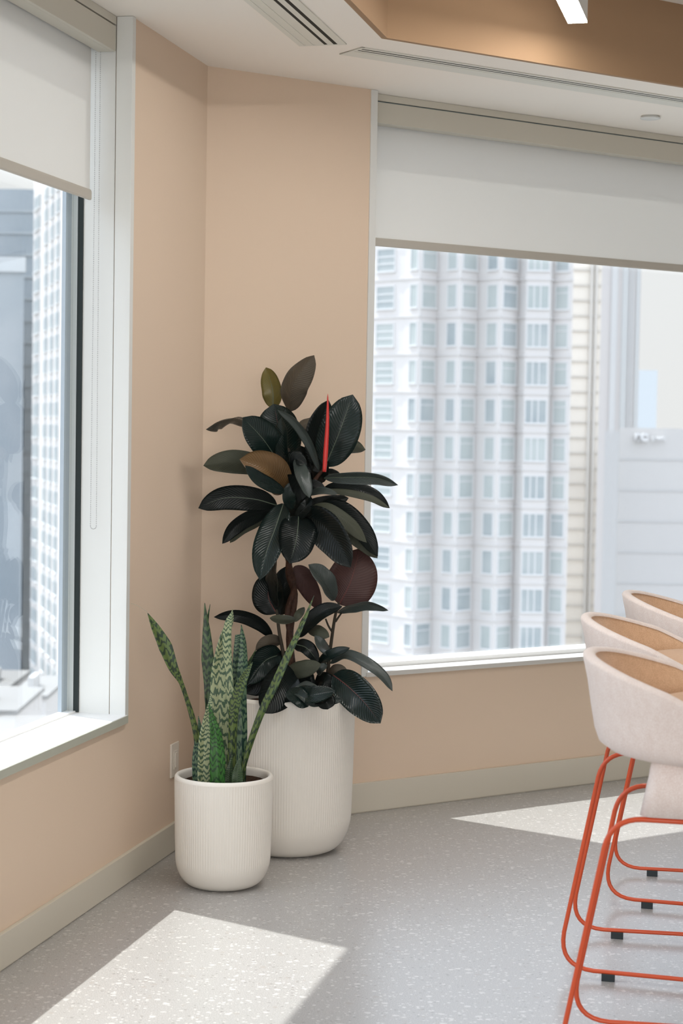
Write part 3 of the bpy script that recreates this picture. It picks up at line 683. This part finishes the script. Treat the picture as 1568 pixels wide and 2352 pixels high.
for i, (zf, pts, w, db, dt, tilt, fold, fc, mt, mu, rb) in enumerate(LV):
    n = len(pts); P3 = []
    for k, (x, y) in enumerate(pts):
        t = k/(n-1); dd = D0 - (db+(dt-db)*t) - 0.02*math.sin(math.pi*t)
        P3.append(at(*zf(x, y), dd))
    wm = w/3.136*PX/max(0.35, math.cos(R(abs(tilt))))
    o = blade('leaf', P3, rubber_w(wm), tilt, fold, [M[mt], M[mu]], wave=0.05, seed=i*1.7, face_cam=fc, rib=M[rb] if rb else None, nseg=24)
    to_rp(o)
    if mt == COP: tag(o, 'copper-brown young leaf')
    if mt == OLV: tag(o, 'olive young leaf')
    if mu == WIN and rb: tag(o, 'round wine-red leaf underside')
def stem(pts, zf, d, rad, m, name='stem'):
    P3 = [at(*zf(x, y), D0 - dd) for (x, y), dd in zip(pts, d)]; cv = crom(P3, 24); b = MB()
    r_ = [rad[0]+(rad[1]-rad[0])*i/23 for i in range(24)]; b.tube(cv, r_, 10)
    return to_rp(b.build(name, M[m], recalc=False))
stem([(745, 1240), (735, 1000), (705, 700), (740, 400), (700, 250), (705, 100)], z2, [0, 0, .01, -.01, 0, .01], (.0145, .0115), 'bark', 'trunk')
stem([(735, 1240), (700, 1050), (715, 760), (690, 520), (735, 330), (690, 130)], z2, [.02, .02, .02, .01, .0, .0], (.012, .009), 'bark', 'trunk')
stem([(720, 1500), (740, 1330), (800, 1130), (880, 960), (962, 860)], z1, [.01, .0, .02, .01, .0], (.0115, .006), 'bark', 'branch')
stem([(715, 1480), (700, 1300), (705, 1100), (690, 950), (700, 780), (695, 600), (700, 470)], z1, [.0, .0, .01, .01, .0, -.02, -.04], (.010, .005), 'twig', 'branch')
stem([(990, 1240), (975, 1080), (985, 900), (1010, 700), (1035, 540), (1062, 450)], z2, [.04, .03, .02, .02, .02, .02], (.008, .0045), 'twig', 'branch')
stem([(700, 1160), (665, 860), (630, 660), (612, 500)], z2, [.04, .03, .03, .02], (.008, .005), 'twig', 'branch')
stem([(1010, 660), (985, 620), (965, 570)], z2, [.02, .02, .03], (.004, .003), 'twig', 'twig')
stem([(1035, 590), (1055, 560), (1078, 528)], z2, [.02, .02, .03], (.004, .003), 'twig', 'twig')
stem([(985, 770), (965, 740), (940, 700)], z2, [.02, .02, .03], (.004, .003), 'twig', 'twig')
# red sheath
P3 = [at(*z1(x, y), D0-.09) for (x, y) in [(955, 890), (968, 700), (978, 520), (980, 328)]]
cv = crom(P3, 24); b = MB(); b.tube(cv, [0.0098*(1-(i/23))**0.55*(0.65+0.35*min(1, i/6)) + 0.0005 for i in range(24)], 10)
o = to_rp(b.build('leaf_sheath', M['sheath'], recalc=False)); tag(o, 'bright red pointed leaf sheath')

# ------------------------------------------------------------------ snake plant
def z3(x, y): return (300+x/3.409, 1360+y/3.409)
sp = empty('snake_plant', (SP.x, SP.y, 0.338)); tag(sp, 'banded green snake plant with two long leaning leaves, growing in the small pot', 'snake plant')
inv_sp = Matrix.Translation(-Vector(sp.location)); SD = 5.81; SX = SD/FPX/3.409
SN = [   # points (x, y, full width in zoom px) base -> tip, depth base, depth tip, tilt, fold, material
 ([(520, 1560, 50), (525, 1300, 50), (522, 1150, 52), (485, 980, 44), (435, 820, 32), (392, 700, 34), (335, 590, 76), (270, 420, 106), (190, 270, 62), (133, 165, 6)], .00, .10, 10, 24, 'sn_mid'),
 ([(640, 1560, 70), (625, 1200, 60), (606, 900, 40), (610, 720, 70), (608, 520, 100), (597, 300, 62), (580, 85, 4)], -.03, -.05, 12, 22, 'sn_dark'),
 ([(700, 1560, 130), (712, 1200, 155), (706, 900, 160), (705, 650, 150), (715, 480, 105), (742, 330, 70), (785, 215, 38), (797, 135, 4)], .00, .02, 0, 16, 'sn_pale'),
 ([(770, 1560, 80), (785, 1200, 66), (790, 900, 60), (772, 600, 60), (762, 400, 84), (772, 240, 62), (795, 150, 4)], .02, .04, 25, 24, 'sn_pale'),
 ([(840, 1560, 80), (850, 1100, 90), (848, 800, 80), (845, 600, 90), (848, 420, 74), (842, 332, 44)], -.02, -.03, 20, 24, 'sn_teal'),
 ([(860, 1560, 80), (870, 1100, 90), (868, 800, 90), (880, 560, 84), (882, 400, 60), (866, 255, 4)], .00, .00, 15, 22, 'sn_teal'),
 ([(790, 1560, 70), (805, 1100, 74), (818, 900, 80), (858, 750, 84), (905, 640, 56), (955, 548, 4)], .05, .08, 20, 22, 'sn_mid'),
 ([(850, 1560, 70), (872, 1100, 84), (880, 800, 70), (905, 620, 40), (980, 450, 4)], -.04, -.04, 20, 22, 'sn_dark'),
 ([(870, 1600, 40), (885, 1400, 34), (935, 1200, 52), (1030, 940, 62), (1130, 730, 66), (1232, 500, 60), (1310, 330, 44), (1375, 180, 26), (1435, 28, 3)], .03, .05, 20, 26, 'sn_mid'),
 ([(570, 1560, 96), (572, 1350, 96), (580, 1150, 92), (600, 1000, 64), (622, 880, 34), (625, 800, 4)], .06, .05, 0, 18, 'sn_pale'),
 ([(685, 1560, 116), (682, 1300, 118), (668, 1120, 90), (640, 1000, 52), (612, 868, 4)], .09, .09, 5, 18, 'sn_green'),
 ([(510, 1560, 46), (508, 1300, 50), (535, 1120, 44), (540, 1050, 30), (530, 972, 4)], .02, .02, 10, 20, 'sn_teal'),
 ([(840, 1560, 90), (838, 1420, 86), (850, 1295, 4)], .10, .10, 5, 18, 'sn_dark'),
 ([(765, 1560, 76), (770, 1420, 66), (795, 1270, 4)], .07, .07, 5, 18, 'sn_dark'),
 ([(655, 1560, 60), (620, 1200, 50), (605, 800, 40), (596, 500, 30), (600, 250, 22), (622, 95, 3)], -.05, -.06, 30, 20, 'sn_dark'),
]
for i, (pts, db, dt, tilt, fold, mt) in enumerate(SN):
    n = len(pts); P3 = [at(*z3(x, y), SD-(db+(dt-db)*k/(n-1))) for k, (x, y, w) in enumerate(pts)]
    L_ = [0]
    wt_ = [(k/(n-1), w*SX*1.06) for k, (x, y, w) in enumerate(pts)]
    o = blade('leaf', P3, wt_, tilt, fold, [M[mt], M[mt]], nseg=44, ncross=9, thick=0.003, wave=0.10, seed=i*2.3, twist=20*(1 if i % 2 else -1))
    o.parent = sp; o.data.transform(inv_sp)
    if mt == 'sn_green': tag(o, 'bright plain green leaf in front')
    if i == 0:
        b = MB(); b.tube(crom([at(*z3(x, y), SD-.10) for x, y in ((136, 172), (120, 150), (75, 118), (40, 100), (5, 90))], 14), 0.0009, 6)
        d_ = b.build('dry_tip', M['dry'], o); d_.data.transform(inv_sp); tag(d_, 'dry curled thread at the tip')

# ------------------------------------------------------------------ bar stools
def fillet(P, rad, n=8):
    """polyline with rounded corners"""
    P = [Vector(p) for p in P]; out = [P[0]]
    for i in range(1, len(P)-1):
        a = (P[i-1]-P[i]).normalized(); c = (P[i+1]-P[i]).normalized(); ang = a.angle(c); r_ = rad[i-1] if isinstance(rad, list) else rad
        t = r_/math.tan(ang/2); A = P[i]+a*t; B = P[i]+c*t
        for k in range(n+1):
            u = k/n; out.append(A*(1-u)**2 + P[i]*2*u*(1-u)*0.93 + B*u*u + (A+B)*0.5*2*u*(1-u)*0.07)
    out.append(P[-1]); return out
def make_stool(label):
    root = empty('bar_stool'); tag(root, label, 'bar stool', 'pink upholstered bar stools in a row')
    rt = 0.0062
    for sy in (-1, 1):
        yt, yb = 0.200*sy, 0.226*sy
        pts = [(0.0, yt, 0.630), (-0.262, yt, 0.630), (-0.378, yb-0.022*sy, 0.024), (0.365, yb+0.022*sy, 0.024), (0.235, yt, 0.630), (0.0, yt, 0.630)]
        b = MB(); b.tube(fillet(pts, [0.085, 0.085, 0.085, 0.085]), rt, 12)
        fr = b.build('sled_frame', M['red'], root)
        for gx in (-0.235, 0.25):
            g = MB(); yg = yb+0.022*sy*gx/0.37; g.box(gx-0.018, gx+0.018, yg-0.009, yg+0.009, 0.0, 0.020); g.build('glide', M['rubber'], fr, bevel=0.001)
    for gx in (-0.13, 0.13):
        b = MB(); b.tube([(gx, -0.20, 0.630), (gx, 0.20, 0.630)], 0.005, 10); b.build('cross_bar', M['red'], root)
    # upholstered block between frame and bucket
    b = MB()
    zz = [(0.637, 0.178, 0.208), (0.70, 0.164, 0.201), (0.775, 0.154, 0.194)]
    def ring(hx, hy, z, rr=0.03, n=5):
        out = []
        for (sx, sy, a0) in ((1, -1, -90), (1, 1, 0), (-1, 1, 90), (-1, -1, 180)):
            for k in range(n+1):
                a = R(a0+90*k/n); out.append(Vector((sx*(hx-rr)+rr*math.cos(a), sy*(hy-rr)+rr*math.sin(a), z)))
        return out
    n = 24
    for (z, hx, hy) in zz: b.v += ring(hx, hy, z)
    for i in range(2):
        for k in range(n): b.face((i*n+k, i*n+(k+1) % n, (i+1)*n+(k+1) % n, (i+1)*n+k), 0, None, True)
    b.face(tuple(reversed(range(n)))); b.face(tuple(2*n+k for k in range(n)))
    for v in b.v: v.x += 0.030
    b.build('seat_base', M['pink'], root)
    # bucket shell: outer pink cloth, inner tan cloth, open towards +x
    NA, AMAX = 72, R(128)
    prof_o = [(0.150, 0.757), (0.205, 0.755), (0.232, 0.762), (0.256, 0.782), (0.267, 0.815), (0.276, 0.870), (0.286, 0.940), (0.298, 1.0)]
    def rim_h(a): # rim height falls towards the front
        u = abs(a)/AMAX; return 0.988 - 0.086*(1-math.cos(abs(a)*1.0)) - 0.065*max(0, u-0.55)**1.2*2.2
    def plan(a, r_): return Vector((-math.cos(a)*r_*1.0, math.sin(a)*r_*1.03, 0))
    b = MB(); b2 = MB(); rows = len(prof_o)
    for i in range(NA+1):
        a = -AMAX+2*AMAX*i/NA; rh = rim_h(a)
        for (r_, z) in prof_o:
            zn = 0.757+(z-0.757)*(rh-0.757-0.010)/(1.0-0.757) if z > 0.765 else z
            b.v.append(plan(a, r_)+Vector((0, 0, zn)))
        # rounded rim
        ro = 0.298
        for k in range(1, 8):
            t = math.pi*k/7; b.v.append(plan(a, ro-0.015+0.015*math.cos(t))+Vector((0, 0, rh-0.010+0.011*math.sin(t))))
    rr = rows+7
    for i in range(NA):
        for j in range(rr-1):
            q = i*rr+j; b.face((q, q+rr, q+rr+1, q+1), 0, None, True)
    inner = [(0.271, 1.0), (0.262, 0.97), (0.250, 0.93), (0.236, 0.88), (0.225, 0.83), (0.20, 0.795)]
    nb = len(inner)
    for i in range(NA+1):
        a = -AMAX+2*AMAX*i/NA; rh = rim_h(a)
        for (r_, z) in inner: b2.v.append(plan(a, r_)+Vector((0, 0, 0.795+(z-0.795)*(rh-0.009-0.795)/(1-0.795))))
    for i in range(NA):
        for j in range(nb-1):
            q = i*nb+j; b2.face((q, q+1, q+nb+1, q+nb), 0, None, True)
    for e_ in (0, NA):   # close the two front ends
        idx = [e_*rr+j for j in range(rr)]; b.face(tuple(idx), 0)
    b.build('bucket_shell', M['pink'], root, recalc=False); tag(b2.build('inner_lining', M['tan'], root, recalc=False), 'tan inner lining')
    s = MB(); s.lathe([(0.0, 0.758), (0.205, 0.758), (0.228, 0.770), (0.236, 0.80), (0.21, 0.815), (0.0, 0.815)], 48); tag(s.build('seat_shell', M['pink'], root), None)
    c = MB(); nn = 40
    prof = [(0.0, 0.80), (0.205, 0.80), (0.222, 0.822), (0.222, 0.848), (0.205, 0.870), (0.16, 0.882), (0.0, 0.888)]
    c.lathe(prof, nn); cu_ = c.build('seat_cushion', M['tan'], root)
    for v in cu_.data.vertices: v.co.x += 0.060
    tag(cu_, 'tan rounded seat cushion')
    for o in root.children:
        if o.name.split('.')[0] in ('seat_base', 'bucket_shell', 'inner_lining', 'seat_shell', 'seat_cushion'):
            for v in o.data.vertices: v.co.x -= 0.05
    return root
proto = make_stool('nearest pink bucket bar stool with orange red sled legs')
def copy_tree(o, parent=None):
    c = o.copy(); col.objects.link(c)
    if parent: c.parent = parent
    for ch in list(o.children): copy_tree(ch, c)
    return c
def place(o, x, y, rz, label): o.location = (x, y, 0); o.rotation_euler = (0, 0, R(rz)); o['label'] = label
stools = [(0.921, 4.16, -12.0, 'nearest pink bucket bar stool, its upholstered base and orange red legs in full view'),
          (1.027, 4.997, -12.0, 'middle pink bucket bar stool, behind the nearest one'),
          (1.263, 5.757, -12.0, 'farthest pink bucket bar stool, rim against the wide window')]
cp = [proto, copy_tree(proto), copy_tree(proto)]
for o, (x, y, rz, lb) in zip(cp, stools): place(o, x, y, rz, lb)

# ------------------------------------------------------------------ the city outside, its haze painted in as pale low-contrast colours
def cm(name, c, rough=0.8, spec=0.2, var=None): return mat(name, c, rough, spec, var=var)
M['c_white'] = cm('white_stone_cladding', (0.64, 0.615, 0.60))
M['c_band'] = cm('pale_spandrel', (0.62, 0.60, 0.59))
M['c_trim'] = cm('white_sash', (0.66, 0.66, 0.66))
M['c_pane'] = cm('pale_blue_grey_pane', (0.33, 0.37, 0.385), 0.3, 0.3, var=(0.35, (0.43, 0.46, 0.46, 1), 0.9))
M['c_pane2'] = cm('grey_green_pane', (0.40, 0.44, 0.435), 0.3, 0.3, var=(0.3, (0.47, 0.50, 0.49, 1), 0.9))
M['c_gold'] = cm('cream_gold_glass', (0.80, 0.74, 0.66), 0.4, 0.3, var=(0.06, (0.62, 0.57, 0.51, 1), 0.8))
M['c_line'] = cm('bronze_mullion', (0.56, 0.53, 0.49))
M['c_grey'] = cm('grey_tower_cladding', (0.56, 0.53, 0.515))
M['c_grey2'] = cm('pale_grey_rib', (0.55, 0.545, 0.54))
M['c_dark'] = cm('slate_glass_strip', (0.50, 0.505, 0.50))
M['c_blue'] = cm('pale_blue_office_glass', (0.56, 0.545, 0.535), 0.5, 0.3, var=(0.03, (0.60, 0.585, 0.57, 1), 1.0))
M['c_sign'] = cm('white_sign_letters', (0.72, 0.72, 0.72))
M['c_far'] = cm('distant_blue_tower', (0.55, 0.58, 0.60))
M['c_lblue'] = cm('blue_curtain_wall', (0.27, 0.32, 0.36), 0.4, 0.3, var=(0.045, (0.40, 0.43, 0.46, 1), 1.0))
M['c_ground'] = cm('pale_street', (0.36, 0.36, 0.355))
M['c_roof'] = cm('pale_roof', (0.27, 0.265, 0.26))
M['c_red'] = cm('red_pane_reflection', (0.75, 0.30, 0.28))  # red reflection in a tower pane as flat colour, unused
GZ = -62.0
b = MB(); b.box(-500, 900, 12, 1200, GZ-2, GZ); tag(b.build('street_level', M['c_ground']), 'pale hazy ground far below the windows', 'ground', kind='structure')

def gp(x, d): # ground position under a photo column
    p = at(x, 1000, d); return Vector((p.x, p.y, 0))
def zof(y, d, x=1050): return at(x, y, d).z
# white tower with canted bays
wt_root = empty('white_tower', (gp(1050, 152).x, 152, GZ)); tag(wt_root, 'white stone tower with canted bays and paired sash windows outside the right window', 'building')
V = [(770, 158), (922, 152.2), (958, 150.6), (998, 152.2), (1051, 150.0), (1091, 151.8), (1145, 149.6), (1184, 151.4), (1201, 150.2), (1256, 150.2), (1263, 151.2), (1308, 150)]
Z0, Z1 = GZ, 38.0
pts = [gp(x, d) for x, d in V]; back = [pts[-1]+Vector((3, 40, 0)), pts[0]+Vector((-3, 40, 0))]
b = MB(); slab(b, pts+back, Z0, Z1); wall = b.build('facade', M['c_white'])
z_at = lambda y, d: zof(y, d)
FL = 3.19; zref = zof(1091+25, 151)       # centre of one window row
parts = [wall]
# string courses under each row
for r_ in range(-8, 9):
    zc = zref - r_*FL - 1.55; bb = MB()
    for (p, q) in zip(pts, pts[1:]):
        d_ = (q-p); L_ = d_.length; d_.normalize(); n_ = Vector((d_.y, -d_.x, 0))
        bb.fbox(p, d_, n_, -0.05, L_+0.05, 0, 0.10, zc-0.22, zc-0.05)
    parts.append(bb.build('string_course', M['c_band']))

def wn(p, q, u0, u1, zc, h, style, m):
    d_ = (q-p); L_ = d_.length; d_.normalize(); n_ = Vector((d_.y, -d_.x, 0)); a, c = u0*L_, u1*L_
    w = MB(); fw = 0.07
    w.fbox(p, d_, n_, a, c, 0.02, 0.05, zc-h/2, zc+h/2, 1)
    w.fbox(p, d_, n_, a-0.09, a, 0, 0.10, zc-h/2, zc+h/2, 0); w.fbox(p, d_, n_, c, c+0.09, 0, 0.10, zc-h/2, zc+h/2, 0)
    w.fbox(p, d_, n_, a-0.12, c+0.12, 0, 0.16, zc-h/2-0.14, zc-h/2, 0); w.fbox(p, d_, n_, a-0.09, c+0.09, 0, 0.10, zc+h/2, zc+h/2+0.08, 0)
    if style == 'cross':
        for k in (0.33, 0.66): w.fbox(p, d_, n_, a, c, 0.05, 0.08, zc-h/2+h*k-0.05, zc-h/2+h*k+0.05, 0)
    if style == 'sash': w.fbox(p, d_, n_, a, c, 0.05, 0.08, zc+h*0.2, zc+h*0.2+0.07, 0)
    if style == 'bay':
        for k in (0.3, 0.62): w.fbox(p, d_, n_, a+(c-a)*k-0.05, a+(c-a)*k+0.05, 0.05, 0.10, zc-h/2, zc+h/2, 0)
    return w.build('window', [M['c_trim'], m])
rnd = random.Random(3); cnt = 0; over = MB()
for r_ in range(-6, 5):
    zc = zref - r_*FL
    for (i0, u0, u1, st, dark) in ((0, 0.61, 0.86, 'cross', 0), (1, 0.45, 0.85, '', 1), (2, 0.12, 0.88, 'sash', 0), (3, 0.48, 0.84, '', 1), (4, 0.10, 0.86, 'sash', 0), (5, 0.44, 0.83, '', 1), (6, 0.08, 0.86, 'sash', 0), (8, 0.08, 0.92, 'bay', 1), (10, 0.16, 0.78, 'sash', 0)):
        if cnt >= 99: break
        p, q = pts[i0], pts[i0+1]; m = M['c_pane'] if rnd.random() < (0.35 if not dark else 0.5) else M['c_pane2']
        if (r_, i0) in ((-4, 6),): m = M['c_pane']
        parts.append(wn(p, q, u0, u1, zc, 1.85, st, m)); cnt += 1
rel(wt_root, *parts)

def tower(name, x0, x1, d, dep, ytop, m, label, lines=None):
    p0, p1 = gp(x0, d), gp(x1, d); zt = zof(ytop, d, (x0+x1)/2)
    root = empty(name, ((p0.x+p1.x)/2, d, GZ)); tag(root, label, 'building')
    b = MB(); k_ = (d+dep)/d; slab(b, [p0, p1, p1*k_, p0*k_], GZ, zt); parts = [b.build('facade', m)]
    if lines:
        for nm, mm, fn in lines:
            b = MB(); fn(b, p0.x, p1.x, d, zt); parts.append(b.build(nm, mm))
    rel(root, *parts); return root
def gold_lines(b, xa, xb, d, zt):
    for y in range(480, 1500, 35): z = zof(y, d, 1340); b.box(xa, xb, d-0.25, d, z-0.07, z+0.07)
    for x in (1350, 1361): p = gp(x, d); b.box(p.x-0.18, p.x+0.18, d-0.4, d, GZ, zt)
tower('gold_glass_tower', 1285, 1373, 235, 30, 380, M['c_gold'], 'cream and gold glass tower just right of the white tower', [('mullions', M['c_line'], gold_lines)])
def grey_ribs(b, xa, xb, d, zt):
    for x, w in ((1403, 14), (1440, 4), (1446, 4)): p = gp(x, d); ww = w*d/FPX/2; b.box(p.x-ww, p.x+ww, d-0.3, d, GZ, zt)
def grey_glass(b, xa, xb, d, zt):
    for x, w in ((1428, 14), (1457, 9)): p = gp(x, d); ww = w*d/FPX/2; b.box(p.x-ww, p.x+ww, d-0.2, d, GZ, zt)
tower('grey_ribbed_tower', 1370, 1463, 300, 30, 520, M['c_grey'], 'tall grey tower with upright ribs beyond the gold glass tower', [('ribs', M['c_grey2'], grey_ribs), ('glass_strips', M['c_dark'], grey_glass)])
tower('distant_tower', 1440, 1506, 520, 40, 850, M['c_far'], 'faint pale blue tower in the haze, topmost above the low office roof', None)
def low_bands(b, xa, xb, d, zt):
    for k in range(1, 14): z = zt-k*3.3; b.box(xa, xb, d-0.08, d, z-0.10, z+0.10)
off = tower('low_office_block', 1422, 1760, 190, 40, 985, M['c_blue'], 'low pale blue office block with white rooftop lettering outside the right window', [('floor_bands', M['c_grey2'], low_bands)])
tower('slim_white_block', 1389, 1421, 186, 3, 990, M['c_grey2'], 'slim pale block between the grey tower and the low office', None)
def sign(txt, x, y, hpx, d, m, bold):
    cu_ = bpy.data.curves.new('sign_text', 'FONT'); cu_.body = txt; cu_.size = hpx*d/FPX*1.35; cu_.extrude = 0.15; cu_.offset = bold
    o = bpy.data.objects.new('lettering', cu_); col.objects.link(o)
    dg = bpy.context.evaluated_depsgraph_get(); me = bpy.data.meshes.new_from_object(o.evaluated_get(dg)); bpy.data.objects.remove(o)
    me.materials.clear(); me.materials.append(m); o = bpy.data.objects.new('lettering', me); col.objects.link(o)
    p = at(x, y, d); me.transform(Matrix.Translation(p) @ Matrix.Rotation(R(90), 4, 'X'))
    return o
l1 = sign('RC', 1458, 1011, 16, 189.6, M['c_sign'], 0.10); l2 = sign('pwc', 1496, 1011, 15, 189.6, M['c_sign'], 0.0)
rel(off, l1, l2)

# left window: white gridded tower, blue glass block, low roofs
root = empty('white_grid_tower', (gp(110, 270).x, 270, GZ)); tag(root, 'white tower with a grid of narrow windows outside the left window', 'building')
pa, pb, pc = gp(73, 292), gp(141, 258), gp(260, 270)
b = MB(); slab(b, [pa, pb, pc, pc+Vector((0, 60, 0)), pa+Vector((0, 60, 0))], GZ, 60); parts = [b.build('facade', M['c_white'])]
d_ = (pb-pa); L_ = d_.length; d_.normalize(); n_ = Vector((d_.y, -d_.x, 0)); FLL = 3.3; zr = zof(1090, 272, 110)
cnt = 0
for r_ in range(-13, 12):
    zc = zr - r_*FLL
    for (u0, u1) in ((0.06, 0.26), (0.42, 0.53), (0.62, 0.72), (0.80, 0.90)):
        w = MB(); w.fbox(pa, d_, n_, u0*L_, u1*L_, 0.02, 0.15, zc-1.0, zc+1.0, 0); w.fbox(pa, d_, n_, u0*L_-0.15, u1*L_+0.15, 0.0, 0.35, zc-1.15, zc-1.0, 1)
        parts.append(w.build('window', [M['c_pane'], M['c_trim']])); cnt += 1
rel(root, *parts)
def lb(b, xa, xb, d, zt):
    for k in range(1, 26): z = zt-k*4.0; b.box(xa, xb, d-0.3, d, z-0.25, z+0.25)
M['c_line2'] = cm('pale_blue_mullion', (0.36, 0.40, 0.43))
o = tower('blue_glass_block', -260, 76, 330, 60, 432, M['c_lblue'], 'blue glass office block beside the white gridded tower', [('floor_bands', M['c_line2'], lb)])
o = tower('front_glass_block', -260, 52, 300, 20, 592, M['c_lblue'], 'lower blue glass block in front of the taller one outside the left window', [('cornice', M['c_far'], lambda b, xa, xb, d, zt: b.box(xa-0.3, xb+0.3, d-0.6, d, zt-2.2, zt+0.3))])
for (x0, x1, y, d, lb_) in ((-120, 40, 1640, 200, 'flat pale roof far below the left window'), (30, 110, 1605, 230, 'higher flat pale roof at the foot of the white gridded tower'), (-60, 20, 1585, 262, 'long low pale building at the foot of the blue glass blocks')):
    p0, p1 = gp(x0, d), gp(x1, d); zt = zof(y, d, (x0+x1)/2)
    root = empty('low_building', ((p0.x+p1.x)/2, d, GZ)); tag(root, lb_, 'building')
    b = MB(); b.box(p0.x, p1.x, d, d+18, GZ, zt); a1 = b.build('wall', M['c_band'])
    b = MB(); b.box(p0.x-0.3, p1.x+0.3, d-0.3, d+18.3, zt, zt+0.5); a2 = b.build('roof', M['c_roof'])
    b = MB(); b.box((p0.x*2+p1.x)/3, (p0.x+p1.x)/2, d+4, d+9, zt+0.5, zt+2.2); a3 = b.build('roof_unit', M['c_grey2'])
    rel(root, a1, a2, a3)
